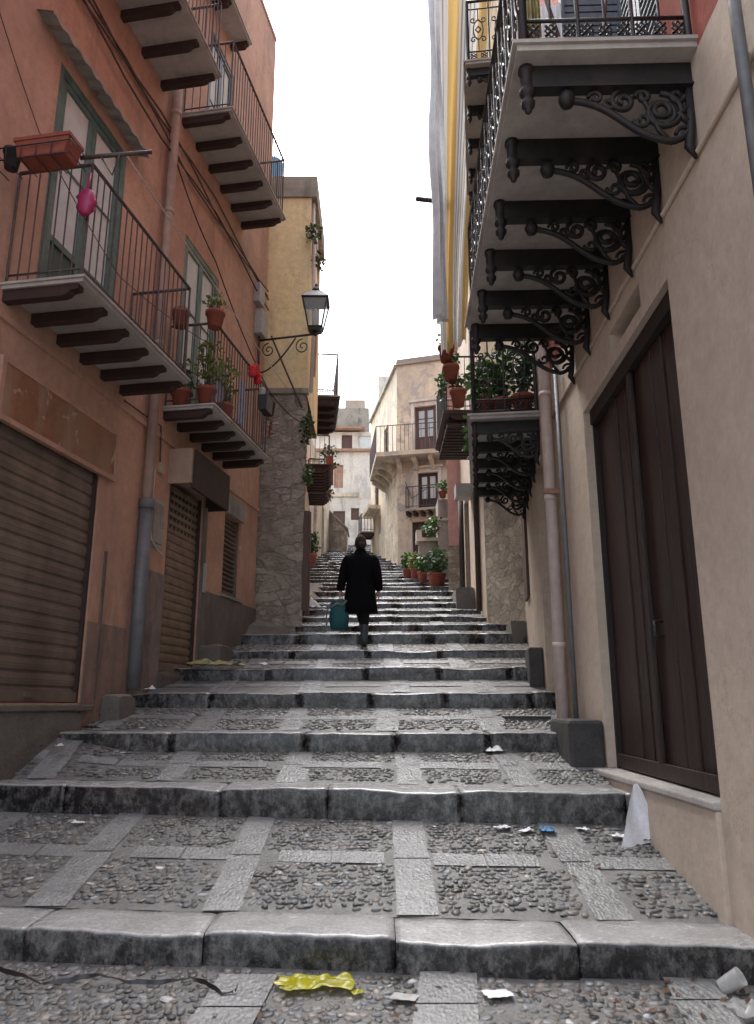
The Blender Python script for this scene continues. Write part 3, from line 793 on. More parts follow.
# rubble lower wall as a displaced grid
mb = MB(); nx, nz = 26, 90
rows = []
for a in range(nz+1):
    z = .6+(5.55-.6)*a/nz; row = []
    for b in range(nx+1):
        x = XA+(XB-XA)*b/nx
        v = Vector((x*2.6, 3, z*3.8)); dd = .03*noise.noise(v)+.02*noise.noise(v*3)+.015*noise.noise(v*7)+.05
        xx = x + (.03*noise.noise(Vector((z*2.5,1,1))) if b == nx else 0)
        row.append(mb.pt((xx, D2-dd, z)))
    rows.append(row)
for a in range(nz):
    for b in range(nx): mb.face([rows[a][b], rows[a][b+1], rows[a+1][b+1], rows[a+1][b]], True)
T2 = frame((XB, D2), (XB-1.2, D2+12), 1)
rows2 = []
for a in range(nz+1):
    z = .6+(5.55-.6)*a/nz; row = [rows[a][nx]]
    for b in range(1, 8):
        y = D2+.35*b; x = XB-.1*(y-D2)
        row.append(mb.pt((x+.05*noise.noise(Vector((y*3,2,z*3))), y, z)))
    rows2.append(row)
for a in range(nz):
    for b in range(7): mb.face([rows2[a][b], rows2[a][b+1], rows2[a+1][b+1], rows2[a+1][b]], True)
top = [rows[nz][0], rows[nz][nx], rows2[nz][7]]
mb.quad((XA, D2-.05, 5.55), (XB, D2-.05, 5.55), (XB-.25, D2+2.45, 5.55), (XA, D2+2.45, 5.55))
mb.build('stone_wall', M['rubble'], H2)
F2 = frame((XA, D2+.02), (XB+.0, D2+.02), 1)
wall(H2, F2, 0, XB-XA, 5.5, 10.0, M['yellow'], body=2.4, name='wall')
mb = MB(F2); mb.box(-.0, XB-XA+.11, -2.2, .05, 9.62, 10.08); mb.build('parapet', M['parapet'], H2)
mb = MB(F2); mb.box(0, XB-XA+.04, .0, .14, 5.47, 5.58); mb.build('ledge', M['parapet'], H2, bevel=.02)
mb = MB(); mb.box(-3, XB-.26, D2+2.4, D2+2.46, 1, 10)
# side wall running uphill with doors
F2s = frame((XB-.02, D2+.3), (XB-.02-.55, D2+5.8), 1)
f2h = [(2.5,3.4,5.6,7.4)]
wall(H2, F2s, .0, 5.5, .8, 8.3, M['cream'], [(1.0,1.9,1.6,4.2),(2.6,3.5,5.2,6.9)], body=3, name='side_wall')
mb = MB(F2s); mb.box(1.03,1.87,-.2,-.12,1.6,4.18); mb.build('door', M['brownwood'], H2)
french(H2, F2s, 2.6,3.5,5.2,6.9, M['brownwood'], M['glass'], name='window')
mb = MB(); mb.tube([(-1.22,D2+.15,5.6),(-1.2,D2+.2,7),(-1.25,D2+.15,9.6)], .035, 7); mb.tube([(-1.18,D2+.35,6),(-1.14,D2+.42,8),(-1.2,D2+.3,9.1)], .022, 7); mb.build('drainpipe', M['pipe'], H2)
mb = MB(); mb.box(-1.30,-1.18,D2-.02,D2+.03,1.55,3.3); mb.box(-1.24,-1.16,D2+.03,D2+.12,1.5,3.3); mb.build('door_post', M['brownwood'], H2)
bF = balcony(H2, F2s, 2.6, 4.7, .72, 6.62, 5, M['rail'], M['boxdark'], M['slabe'], th=.09, rh=1.0)
# blue tank on roof
tk = thing('water_tank', 'blue plastic water tank on the yellow house roof behind the upper railing', 'water tank', (-2.12, 13.5, 10.0))
mb = MB(); mb.lathe((-2.12,13.5,10.0), [(.21,0),(.22,.08),(.20,.15),(.22,.3),(.20,.42),(.22,.55),(.22,.68),(.17,.76),(.09,.79)], 18); mb.build('tank', M['bluetank'], tk)
mb = MB(); mb.lathe((-2.12,13.5,10.79), [(.09,0),(.09,.04),(.04,.06)], 12); mb.build('lid', M['bluetank'], tk)

def leaves(mb, c, rx, ry, rz, n, size, droop=0):
    c = Vector(c)
    for k in range(n):
        while True:
            p = Vector((random.uniform(-1,1), random.uniform(-1,1), random.uniform(-1,1)))
            if p.length <= 1: break
        cl = noise.noise(p*2.2+c*3)
        if cl < -.18 and random.random() < .8: continue
        q = c+Vector((p.x*rx, p.y*ry, p.z*rz - droop*abs(p.x)))
        a = Vector((random.gauss(0,1), random.gauss(0,1), random.gauss(0,.7)-.2)).normalized()
        b = a.cross(Vector((random.gauss(0,1), random.gauss(0,1), random.gauss(0,1)))).normalized()
        s = size*random.uniform(.6, 1.3); w = s*.32
        ids = [mb.pt(tuple(v)) for v in (q, q+a*s*.5+b*w, q+a*s, q+a*s*.5-b*w)]
        mb.face(ids)
def plant(name, c, rx, rz, n, size, mat, label, cat='plant', pot=None, group=None, ry=None, potmat=None, flowers=0, upright=False, droop=0):
    """c: where the pot stands"""
    c = Vector(c); t = thing(name, label, cat, c, group); h = 0
    if pot:
        r, hh = pot; h = hh
        mb = MB(); mb.lathe(c, [(r*.68,0),(r*.92,hh*.80),(r*1.04,hh*.82),(r*1.04,hh),(r*.9,hh),(r*.88,hh*.9),(.01,hh*.9)], 16); mb.build('pot', potmat or M['pot'], t)
    mb = MB()
    for k in range(5):
        a = random.uniform(0, 6.28); e = random.uniform(.3, .8)
        mb.tube([c+Vector((0,0,h*.8)), c+Vector((math.cos(a)*rx*e*.5, math.sin(a)*rx*e*.5, h+rz*.7)), c+Vector((math.cos(a)*rx*e, math.sin(a)*rx*e, h+rz*random.uniform(1,1.7)))], [.009,.007,.004], 4)
    mb.build('stem', M['stem'], t)
    mb = MB(); leaves(mb, c+Vector((0,0,h+rz*.95)), rx, ry or rx, rz, n, size, droop); mb.build('foliage', mat, t)
    if flowers:
        mb = MB(); leaves(mb, c+Vector((0,0,h+rz*.95)), rx, ry or rx, rz, flowers, size*.7); mb.build('blossom', M['flower'], t)
    return t
plant('fern', (-1.24, 12.98, 8.6), .18, .16, 110, .10, M['leafd'], 'green fern growing out of the yellow house corner near the parapet')
plant('wall_plant', (-1.12, 13.35, 8.15), .13, .26, 80, .10, M['leafd'], 'hanging tuft of weeds on the side pipe right of the yellow wall')
plant('climbing_plant', (-1.24, 13.0, 4.5), .10, .32, 120, .09, M['leafd'], 'green climber hanging at the stone wall corner under the small balcony')
plant('climbing_plant', (-1.22, 13.05, 3.75), .10, .22, 80, .10, M['leaf'], 'lower thin climber shoot on the stone wall edge')

# ---- houses further up the left side
H3 = thing('town_house', 'low cream house with slatted balconies beyond the stone corner', 'house', (-2, 21, 3))
F3 = frame((XB-.02-.57, D2+5.9), (-2.5, 30.0), 1)
wall(H3, F3, 0, 6.2, 2.4, 8.4, M['ochre'], [(4.2,5.0,3.9,6.0)], body=3)
bG = balcony(H3, F3, .2, 2.3, .66, 6.05, 8, M['rail'], M['boxdark'], M['brownwood'], rh=.8, beamh=.14)
bG2 = balcony(H3, F3, 2.8, 4.3, .60, 6.15, 6, M['rail'], M['boxdark'], M['slabe'], rh=.9)
mb = MB(F3); mb.box(4.22,4.98,-.2,-.1,3.9,5.98); mb.build('door', M['greendark'], H3)
mb = MB(F3)
for k in range(5): mb.box(.2+k*.42, .2+k*.42+.36, .55, .74, 6.12, 6.35)
bx = mb.build('planter_row', M['pot'], H3)
for k, (s, z, lab) in enumerate(((.4,6.35,'leafy plant on the near slatted balcony up the street'), (1.5,6.35,'second bush on the slatted balcony up the street'))):
    p = F3(s, .62, z); plant('balcony_plant', p, .22, .18, 120, .10, M['leafd'], lab)
p = F3(2.3, .66, 5.7); plant('geranium', p, .10, .20, 60, .08, M['leaf'], 'pink flowering geranium trailing from the slatted balcony corner', flowers=60)
H4 = thing('town_house', 'sunlit cream house with narrow doorways behind the potted bush on the left', 'house', (-2.4, 27, 5))
F4 = frame((-2.28, 25.5), (-1.9, 33.0), 1)
wall(H4, F4, 0, 6, 4, 9.0, M['ochre'], [(.9,1.7,5.1,7.4),(3.2,4.0,5.4,7.5)], body=3)
mb = MB(F4); mb.box(.92,1.68,-.2,-.1,5.1,7.38); mb.build('door', M['greendark'], H4)
mb = MB(F4); mb.box(3.22,3.98,-.2,-.1,5.4,7.48); mb.build('door', M['brownwood'], H4)
# sloping stone stair parapet at the top of the street
a1 = at(326,508,31.5); a2 = at(347,531,30.5); zb1 = 5.2
sw = MB(); A = [(a1.x, a1.y, zb1), (a2.x, a2.y, zb1), (a2.x, a2.y, a2.z), (a1.x, a1.y, a1.z)]
sw.hexa([A[0], A[1], (A[1][0], A[1][1]+1.4, zb1), (A[0][0], A[0][1]+1.4, zb1), A[3], A[2], (A[2][0], A[2][1]+1.4, A[2][2]), (A[3][0], A[3][1]+1.4, A[3][2])])
swt = thing('stair_parapet', 'grey stone wall with sloping top at the head of the steps', 'stone wall', ((a1.x+a2.x)/2, 31, zb1))
sw.build('stone_wall', M['rubble'], swt)
cp = MB(); cp.hexa([(a1.x-.05,a1.y-.06,a1.z),(a2.x+.06,a2.y-.06,a2.z),(a2.x+.06,a2.y+1.4,a2.z),(a1.x-.05,a1.y+1.4,a1.z),(a1.x-.05,a1.y-.06,a1.z+.1),(a2.x+.06,a2.y-.06,a2.z+.1),(a2.x+.06,a2.y+1.4,a2.z+.1),(a1.x-.05,a1.y+1.4,a1.z+.1)])
cp.build('coping', M['concrete'], swt)

# far houses closing the view
def rect(px0, px1, py0, py1, D):
    a = at(px0, py1, D); b = at(px1, py0, D); a0 = at(px0, py0, D); return (min(a.x, a0.x), b.x, a.z, b.z)
H5 = thing('town_house', 'whitewashed peeling house with shuttered windows closing the street', 'house', (-1, 36, 6))
DF = 35.0; FX = frame((-6, DF), (2, DF), 1)
def fr(px0, px1, py0, py1):
    x0 = ray((px0+px1)/2, (py0+py1)/2)
    w = rect(px0, px1, py0, py1, DF); a = at(px0, (py0+py1)/2, DF).x; b = at(px1, (py0+py1)/2, DF).x
    return (a+6, b+6, w[2], w[3])
w1 = fr(333,345,511,526); w2 = fr(351,359,508,520); w3 = fr(347,361,457,492); w4 = fr(334,343,465,488)
zt5 = at(350,452,DF).z
wall(H5, FX, 2.5, 7.3, 5.5, zt5, M['white'], [w1, w2, w4], body=3)
for q in (w1, w2): mb = MB(FX); mb.box(q[0]+.01,q[1]-.01,-.14,-.08,q[2]+.01,q[3]-.01); mb.build('window', M['brownwood'], H5)
mb = MB(FX); mb.box(w4[0]+.01,w4[1]-.01,-.14,-.08,w4[2]+.01,w4[3]-.01); mb.build('window', M['terratile'], H5)
mb = MB(FX); mb.box(2.5, 7.3, 0, .18, zt5, zt5+.12); mb.build('cornice', M['terratile'], H5)
mb = MB(FX); mb.box(3.6, 5.1, 0, .1, at(350,497,DF).z, at(350,495,DF).z+.1); mb.build('string_course', M['ochre'], H5)
H6 = thing('town_house', 'upper white house with a tiled roof overhang and dark loggia far up the hill', 'house', (-1, 39, 6))
DF6 = 38.0; F6 = frame((-6, DF6), (4, DF6), 1)
z60, z61 = at(350,456,DF6).z, at(350,432,DF6).z
a6, b6 = at(333,440,DF6).x+6, at(372,440,DF6).x+6
wall(H6, F6, a6-1.5, b6+1, 8, z61, M['white'], [(a6+.45,a6+1.0,z60+.2,z61-.15),(a6+1.35,a6+2.1,z60+.5,z61-.2)], body=3)
mb = MB(F6); mb.box(a6+.46,a6+.99,-.2,-.1,z60+.2,z61-.16); mb.build('window', M['brownwood'], H6)
mb = MB(F6); mb.box(a6+1.36,a6+2.09,-.2,-.1,z60+.5,z61-.21); mb.build('window', M['curtain'], H6)
mb = MB(F6); mb.prism([(-3.2,z61+.55),(.55,z61+.02),(.55,z61+.12),(-3.2,z61+.7)], a6-1.2, b6-.35)
mb.build('roof', M['terratile'], H6)
H7 = thing('town_house', 'weathered parapet house behind the tiled roof on the skyline', 'house', (-1, 44, 8))
F7 = frame((-8, 43), (6, 43), 1)
wall(H7, F7, 2, 8+at(369,420,43).x, 8, at(350,408,43).z, M['parapet'], body=4)
H8 = thing('town_house', 'pale flat block highest on the skyline between the walls', 'house', (0, 50, 10))
F8 = frame((-8, 50), (6, 50), 1)
wall(H8, F8, 8+at(345,410,50).x, 8+at(365,410,50).x, 9, at(350,400,50).z, M['cream'], body=4)
wall(H8, F8, 8+at(378,410,50).x, 8+at(410,410,50).x, 9, at(390,376,50).z, M['white'], body=4, name='tower')

# ---- the ochre house that faces the steps
H9 = thing('town_house', 'peeling ochre corner house with wraparound stone balcony facing down the steps', 'house', (1.2, 26, 4.4))
cx, cy = .68, 24.7
F9 = frame((cx, cy), (2.9, 24.0), 1)
def f9(x): return (x-cx)*1.05
rw = [(f9(1.28), f9(1.98), 8.12, 9.8), (f9(1.36), f9(2.0), 6.25, 7.45), (f9(1.14), f9(1.93), 4.55, 5.82)]
wall(H9, F9, 0, 2.3, 3.6, 11.4, M['ochre'], rw, body=4)
F9l = frame((-.25, 30.2), (cx, cy), 1)
LL = math.hypot(cx+.25, 30.2-cy)
wall(H9, F9l, 0, LL, 3.6, 11.35, M['ochre'], [(1.0,1.9,7.4,9.2),(3.1,3.9,8.1,9.9),(1.9,2.3,6.2,6.9)], body=.9, name='side_wall')
french(H9, F9l, 1.0,1.9,7.4,9.2, M['brownwood'], M['darkglass'], name='window')
french(H9, F9l, 3.1,3.9,8.1,9.9, M['brownwood'], M['darkglass'], name='window')
french(H9, F9, *rw[0], M['brownwood'], M['glass'], name='window', split=.35, o=-.12)
french(H9, F9, *rw[1], M['boxdark'], M['curtain'], name='window', split=.25, o=-.12, bars=1)
mb = MB(F9)
for k in range(6): a = rw[2][0]+(rw[2][1]-rw[2][0])*k/6; mb.box(a+.005, a+(rw[2][1]-rw[2][0])/6-.005, -.16, -.12, rw[2][2], rw[2][3])
mb.build('door', M['boxdark'], H9)
for q, nme in ((rw[0], 'window_surround'), (rw[1], 'window_surround')):
    mb = MB(F9); mb.box(q[0]-.12,q[0]-.01,0,.04,q[2],q[3]+.15); mb.box(q[1]+.01,q[1]+.12,0,.04,q[2],q[3]+.15); mb.box(q[0]-.01,q[1]+.01,0,.04,q[3]+.01,q[3]+.15); mb.box(q[0]-.2,q[1]+.2,0,.12,q[3]+.16,q[3]+.23)
    mb.build(nme, M['white'], H9)
mb = MB(F9); mb.box(0, 2.3, 0, .1, 11.4, 11.5); mb.box(0, 2.3, -.4, .06, 11.5, 11.62); mb.build('cornice', M['parapet'], H9)
mb = MB(F9l); mb.box(0, LL, 0, .1, 11.35, 11.47); mb.build('cornice', M['parapet'], H9)
# stone balcony around the corner
n9 = Vector((F9(0,1,0)-F9(0,0,0))[:2]); nl = Vector((F9l(0,1,0)-F9l(0,0,0))[:2])
c0 = Vector((cx, cy)); A_ = [F9(1.95,0,0).xy, F9(1.95,.55,0).xy, (c0+n9*.55+nl*.55), F9l(LL-2.4,.55,0).xy, F9l(LL-2.4,0,0).xy, c0]
mb = MB(); lo = [mb.pt((p[0],p[1],7.92)) for p in A_]; hi = [mb.pt((p[0],p[1],8.06)) for p in A_]
mb.face(lo[::-1]); mb.face(hi)
for k in range(6): mb.face([lo[k],lo[(k+1)%6],hi[(k+1)%6],hi[k]])
b9 = mb.build('balcony', M['ochre'], H9)
for s in (.15,.7,1.25,1.8):
    mb = MB(F9); mb.prism([(0,7.91),(.5,7.91),(.48,7.78),(.3,7.70),(.12,7.55),(0,7.5)], s-.07, s+.07); mb.build('corbel', M['ochre'], b9)
for s in (.3,1.0,1.7,2.3):
    mb = MB(F9l); mb.prism([(0,7.91),(.5,7.91),(.48,7.78),(.3,7.70),(.12,7.55),(0,7.5)], LL-s-.07, LL-s+.07); mb.build('corbel', M['ochre'], b9)
mb = MB()
def railseg(mb, P, Qq, z, h, sp, r=.009):
    n = max(1, int((Vector(Qq)-Vector(P)).length/sp))
    for k in range(n+1):
        p = Vector(P).lerp(Vector(Qq), k/n); mb.tube([(p.x,p.y,z),(p.x,p.y,z+h)], r, 4, cap=False)
    mb.tube([(P[0],P[1],z+h),(Qq[0],Qq[1],z+h)], r*1.8, 5)
for P, Qq in zip(A_[:4], A_[1:5]): railseg(mb, P, Qq, 8.06, .9, .13)
mb.build('railing', M['rail'], b9)
balcony(H9, F9, f9(1.02), f9(2.08), .42, 6.1, 5, M['rail'], M['ochre'], M['slabe'], rh=.75, beamh=.13)
mb = MB(F9l); mb.box(.55, 2.2, 0, .45, 7.15, 7.3); mb.build('balcony', M['ochre'], H9)
mb = MB(F9); mb.tube([(.28,.03,7.2),(.5,.05,6.6),(1.0,.04,6.9)], .012, 5); mb.build('loose_wire', M['cable'], H9)

# small far balcony hanging into the street below the ochre house
H9b = balcony(H9, F9l, .1, .9, .55, 6.5, 3, M['rail'], M['terratile'], M['ochre'], rh=.7)

# ---- pink house and the stretch beside it
H10 = thing('town_house', 'tall pink plastered house on a rubble stone base at the right of the steps', 'house', (2.2, 18, 2.4))
F10 = frame((1.67, 17.6), (2.7, 17.5), 1)
wall(H10, F10, 0, 1.03, 3.6, 20, M['pink'], body=5)
mb = MB(F10); mb.box(-.02, 1.03, -5, .03, 1.8, 3.58); mb.build('stone_base', M['rubble2'], H10)
pq = at(455,491,17.55); pr_ = at(465,501,17.55)
mb = MB(); mb.box(pq.x, pr_.x, 17.48, 17.53, pr_.z, pq.z); mb.build('street_plaque', M['white'], H10)
F10s = frame((1.67, 22.4), (1.67, 17.62), 1)
# ---- right-hand stone house
H11 = thing('town_house', 'rubble stone fronted house between the cream house and the pink house', 'house', (2.4, 14, 1.4))
F11 = frame((1.95, 13.6), (2.38, 12.2), 1)
wall(H11, F11, 0, 1.47, .6, 4.3, M['rubble2'], body=2)
wall(H11, F11, 0.01, 1.47, 4.3, 15, plaster('patched_yellow', (.5,.38,.22), (.42,.34,.24), (.2,.16,.12), .6), body=2, name='upper_wall')
F11b = frame((1.97, 17.45), (1.95, 13.62), 1)
wall(H11, F11b, 0, 3.82, 1.0, 15, M['cream'], [(.6,1.5,2.0,4.4),(2.3,3.2,1.7,4.1)], body=2, name='side_wall')
for a, b, c, d in ((.62,1.48,2.0,4.38),(2.32,3.18,1.7,4.08)):
    mb = MB(F11b); mb.box(a,b,-.14,-.08,c,d); mb.build('door', M['brownwood'], H11)
mb = MB(); mb.tube([(1.90,14.3,1.7),(1.90,14.3,8)], .05, 8); mb.build('drainpipe', M['boxdark'], H11)
mb = MB(); mb.tube([(1.86,16.6,2.3),(1.86,16.6,4.7)], .06, 8); mb.build('drainpipe', M['boxdark'], H11)
mb = MB(); mb.box(1.62,1.95,15.2,15.6,4.15,4.42); mb.build('lamp_housing', M['boxgrey'], H11)
# balcony J with pots and boarded underside
def boards(parent, T, s0, s1, o1, z, mat):
    mb = MB(T); n = int((s1-s0)/.16)
    for k in range(n): a = s0+(s1-s0)*k/n; mb.box(a, a+.11, .02, o1, z-.06, z-.003)
    mb.build('boarding', mat, parent)
T11 = lambda s, o, z: Vector((1.95-o, s, z))
bJ = balcony(H11, T11, 12.9, 15.0, .74, 5.05, 4, M['iron'], M['brownwood'], M['brownwood'], rh=1.05)
boards(bJ, T11, 12.95, 14.95, .70, 4.88, M['beam'])
for k, (s, o, z, lab) in enumerate(((12.82,.62,5.62,'terracotta planter hooked on the rail under the awning, the upper one'), (12.82,.50,5.15,'terracotta planter standing low at the awning balcony front'), (12.80,.70,6.0,'topmost red pot on the awning balcony rail'))):
    p = T11(s, o, z); plant('potted_plant', p, .17, .16, 90, .09, [M['leaf'],M['leafd'],M['leafd']][k], lab, pot=(.15,.30), group=None)
p = T11(13.0,.78,5.35); plant('hanging_plant', p, .10, .26, 90, .09, M['leaf'], 'small trailing plant on the outer corner of the awning balcony')
rough_block(lambda s,o,z: Vector((s,o,z)), 1.58, 1.95, 15.3, 16.3, 1.6, 2.28, M['block'], 'grey stone stoop projecting into the steps by the dark pipe', 6, 'stoop', 'stoop')
rough_block(lambda s,o,z: Vector((s,o,z)), 2.08, 2.34, 12.0, 12.5, .8, 1.27, M['block'], 'low sloping kerb stone at the foot of the pale rubble wall', 8)

# ---- cream house with iron balcony
H12 = thing('town_house', 'cream house carrying the smaller ornate iron balcony behind the pink drainpipe', 'house', (2.3, 10, .3))
wall(H12, RW2, 7.92, 12.15, -.8, 15, M['cream'], [(7.97,8.85,-.1,2.75),(9.4,10.4,3.2,5.4),(9.6,10.6,8.7,11)], body=2.0)
mb = MB(RW2); mb.box(7.99,8.83,-.16,-.1,-.1,2.73); mb.build('door', M['brownwood'], H12)
french(H12, RW2, 9.4,10.4,3.2,5.4, M['greendark'], M['glass'])
french(H12, RW2, 9.6,10.6,8.7,11, M['greendark'], M['glass'])
mb = MB(RW2); mb.box(9.15, 9.9, .003, .17, -.2, .66); mb.build('plinth', M['darkblock'], H12, bevel=.02)
mb = MB(RW2); mb.box(10.9,11.5,0,.04,1.5,2.9); mb.build('wall_shutter', M['brownwood'], H12)

# ---- ornate ironwork
def spiral(c, r, turns, start, dirn=1, n=26, shrink=.82):
    out = []
    for k in range(n+1):
        t = k/n; rr = r*(1-shrink*t); a = start+dirn*turns*2*math.pi*t
        out.append((c[0]+rr*math.cos(a), c[1]+rr*math.sin(a)))
    return out
def ornate_bracket(parent, T, s, o1, z, sc=1.0, detail=True):
    """beam with turned pendant plus a scrolled cast iron web below"""
    mb = MB(T); h = .145*sc
    mb.box(s-.022, s+.022, .0, o1*.93, z-h, z-.002)
    mb.box(s-.038, s+.038, .0, o1*.9, z-h-.014, z-h)
    ob = o1*.93
    mb.lathe((s, ob, z), [(.045*sc,-.002),(.048*sc,-.03),(.036*sc,-.05),(.036*sc,-h*.95),(.046*sc,-h-.01),(.046*sc,-h-.035),(.03*sc,-h-.055),(.025*sc,-h-.065),(.042*sc,-h-.09),(.038*sc,-h-.115),(.02*sc,-h-.135),(.02*sc,-h-.15),(.006,-h-.165)], 12)
    zb = z-h-.02; W = o1*.70; Hh = .36*sc
    pr2 = .020*sc
    # main sweep from outer ball to wall
    pts = []
    for k in range(21):
        t = k/20; o = W*(1-t)+.02; zz = zb-.05*sc - Hh*.86*(1/(1+math.exp(-(t-.45)*8)))*(1 if t < .8 else 1-.35*((t-.8)/.2)**2)
        pts.append((s, o, zz))
    mb.tube(pts, pr2, 6)
    mb.lathe((s, W+.01, zb-.055*sc), [(.01,-.05*sc),(.035*sc,-.04*sc),(.05*sc,0),(.035*sc,.04*sc),(.01,.05*sc)], 10)
    def sp(*a, r=.017, **k): mb.tube([(s, p[0], p[1]) for p in spiral(*a, **k)], r*sc, 6)
    sp((W*.26, zb-.15*sc), .125*sc, 1.6, math.pi/2, 1)
    sp((W*.26, zb-.15*sc), .085*sc, 1.2, -math.pi/2, -1)
    sp((W*.56, zb-.075*sc), .072*sc, 1.4, math.pi*.4, -1)
    sp((W*.78, zb-.045*sc), .042*sc, 1.2, 0, 1, r=.013)
    sp((W*.09, zb-.30*sc), .055*sc, 1.2, 0, 1, r=.013)
    sp((W*.42, zb-.20*sc), .05*sc, 1.1, 0, -1, r=.013)
    sp((W*.68, zb-.085*sc), .04*sc, 1.1, math.pi, 1, r=.015)
    sp((W*.13, zb-.045*sc), .045*sc, 1.1, math.pi, 1, r=.017)
    sp((W*.40, zb-.05*sc), .045*sc, 1.1, 0, 1, r=.017)
    mb.tube([(s, W*.44, zb), (s, W*.38, zb-.10*sc), (s, W*.30, zb-.27*sc), (s, W*.2, zb-.36*sc)], .014*sc, 6)
    # wall plate with leaf end
    mb.tube([(s,.02,zb),(s,.03,zb-.25*sc),(s,.05,zb-.38*sc),(s,.02,zb-.46*sc)], [.022*sc,.026*sc,.030*sc,.008], 6)
    mb.tube([(s,.03,zb-.12*sc),(s,.09,zb-.17*sc),(s,.03,zb-.23*sc)], .02*sc, 6)
    return mb.build('bracket', M['ironbr'], parent)
def ornate_rail(parent, T, s0, s1, oo, z, h=1.05, sides=(1,1), dense=True):
    mb = MB(T)
    def seg(P, Qq):
        L = math.dist(P, Qq); n = max(2, round(L/.30))
        pt = lambda t, zz: (P[0]+(Qq[0]-P[0])*t, P[1]+(Qq[1]-P[1])*t, zz)
        for zz, r in ((z+.035,.016),(z+.17,.012),(z+h-.14,.011),(z+h,.022)): mb.tube([pt(0,zz), pt(1,zz)], r, 6)
        for k in range(n+1):
            t = k/n; mb.tube([pt(t,z), pt(t,z+h)], .013 if 0 < k < n else .022, 6, cap=False)
        for k in range(n):
            tc = (k+.5)/n; hw = .5/n; ll = L
            def P2(u, v): return pt(tc+u/ll, v)       # u metres along
            c = z+h*.52; r = min(.11, L/n*.42)
            mb.tube([P2(r*math.cos(a)*.62, c+r*1.5*math.sin(a)) for a in [q*math.pi/8 for q in range(17)]], .010, 5, cap=False)
            for sg in (-1, 1):
                for up in (-1, 1):
                    pts = spiral((sg*r*.62, up*(r*1.55)), r*.5, 1.2, math.pi*(0 if sg < 0 else 1), sg*up, 12)
                    mb.tube([P2(u, c+v) for u, v in pts], .009, 5, cap=False)
            mb.tube([P2(0,z+.17), P2(0,c-r*1.5)], .009, 5, cap=False); mb.tube([P2(0,c+r*1.5), P2(0,z+h-.14)], .009, 5, cap=False)
            mb.tube([P2(-r*.35,c), P2(0,c+r*.5), P2(r*.35,c), P2(0,c-r*.5), P2(-r*.35,c)], .012, 5, cap=False)
            # little square fretwork at the foot
            m = max(2, int(L/n/.10))
            for q in range(m):
                u = -L/n/2+L/n*(q+.5)/m; w = L/n/m*.42
                for ang in range(4):
                    a = math.pi/4+ang*math.pi/2
                    mb.tube([P2(u, z+.10), P2(u+w*math.cos(a), z+.10+.05*math.sin(a))], .010, 4, cap=False)
                mb.tube([P2(u-w*.8,z+.10),P2(u,z+.145),P2(u+w*.8,z+.10),P2(u,z+.055),P2(u-w*.8,z+.10)], .007, 4, cap=False)
    seg((s0+.03, oo), (s1-.03, oo))
    if sides[0]: seg((s0+.03, .03), (s0+.03, oo))
    if sides[1]: seg((s1-.03, .03), (s1-.03, oo))
    mb.build('railing', M['iron'], parent)
def ornate_balcony(parent, T, s0, s1, o1, z, bss, sc=1.0):
    b = balcony(parent, T, s0, s1, o1, z, 0, None, M['slabu'], M['slabe'], th=.06)
    for s in bss: ornate_bracket(b, T, s, o1, z, sc)
    ornate_rail(b, T, s0, s1, o1-.05, z+.06)
    return b

# ---- near right house
holeR = (4.3, 6.58, -.50, 2.58); niche = (4.82, 5.6, 2.68, 2.86)
H13 = thing('town_house', 'beige plastered house at the right with large dark plank door and ornate iron balcony', 'house', (2.5, 5, -.8))
wall(H13, RW, -1.5, 7.9, -2.2, 3.56, M['beige'], [holeR, niche], depth=.32, body=3)
wall(H13, RW, -1.5, 7.9, 3.562, 14, M['red'], [(4.0,5.0,3.66,6.1),(5.6,6.5,3.66,6.1)], body=3, name='upper_wall')
# doors: planks and frame
s0, s1, z0, z1 = holeR
fr_ = MB(RW); fr_.box(s0,s0+.04,-.28,-.055,z0,z1); fr_.box(s1-.03,s1,-.28,-.075,z0,z1); fr_.box(s0+.04,s1-.03,-.28,-.05,z1-.13,z1)
dr = fr_.build('door', M['lintelwood'], H13)
pl = MB(RW); n = 10
for k in range(n):
    a = s0+.04+(s1-s0-.07)*k/n; b = s0+.04+(s1-s0-.07)*(k+1)/n
    oo = random.uniform(-.014, .010)
    pl.box(a+.007, b-.007, -.14+oo, -.10+oo, z0+.02, z1-.133)
pl.build('plank', M['doorwood'], dr, bevel=.004)
ba = MB(RW)
for zz in (z0+.02,): ba.box(s0+.06, s1-.06, -.09, -.065, zz, zz+.10)
mid = (s0+s1)/2; ba.box(mid-.04, mid+.04, -.09, -.06, z0+.12, z1-.13)
ba.build('door_batten', M['doorwood'], dr, bevel=.004)
hd = MB(RW); hd.tube([(mid-.2,-.10,.55),(mid-.2,-.04,.55),(mid-.2,-.04,.45),(mid-.2,-.10,.45)], .012, 6); hd.build('handle', M['iron'], dr)
mb = MB(RW); mb.hexa([(4.31,-.05,-1.4),(4.31,.03,-1.4),(6.58,.115,-1.4),(6.58,-.05,-1.4),(4.31,-.05,-.542),(4.31,.03,-.542),(6.58,.115,-.542),(6.58,-.05,-.542)]); mb.mi = 1; mb.hexa([(4.30,-.3,-.541),(4.30,.045,-.541),(6.59,.135,-.541),(6.59,-.3,-.541),(4.30,-.3,-.495),(4.30,.045,-.495),(6.59,.135,-.495),(6.59,-.3,-.495)])
mb.build('threshold', [M['beige'], M['slabe']], H13, bevel=.012)
mb = MB(RW); mb.box(6.60, 7.45, .003, .29, -1.0, -.12); mb.build('plinth', M['darkblock'], H13, bevel=.03)
mb = MB(RW); mb.tube([(1.5,.012,2.93),(4.8,.012,3.0),(7.85,.012,3.02)], .018, 6); mb.build('wall_conduit', M['beige'], H13)
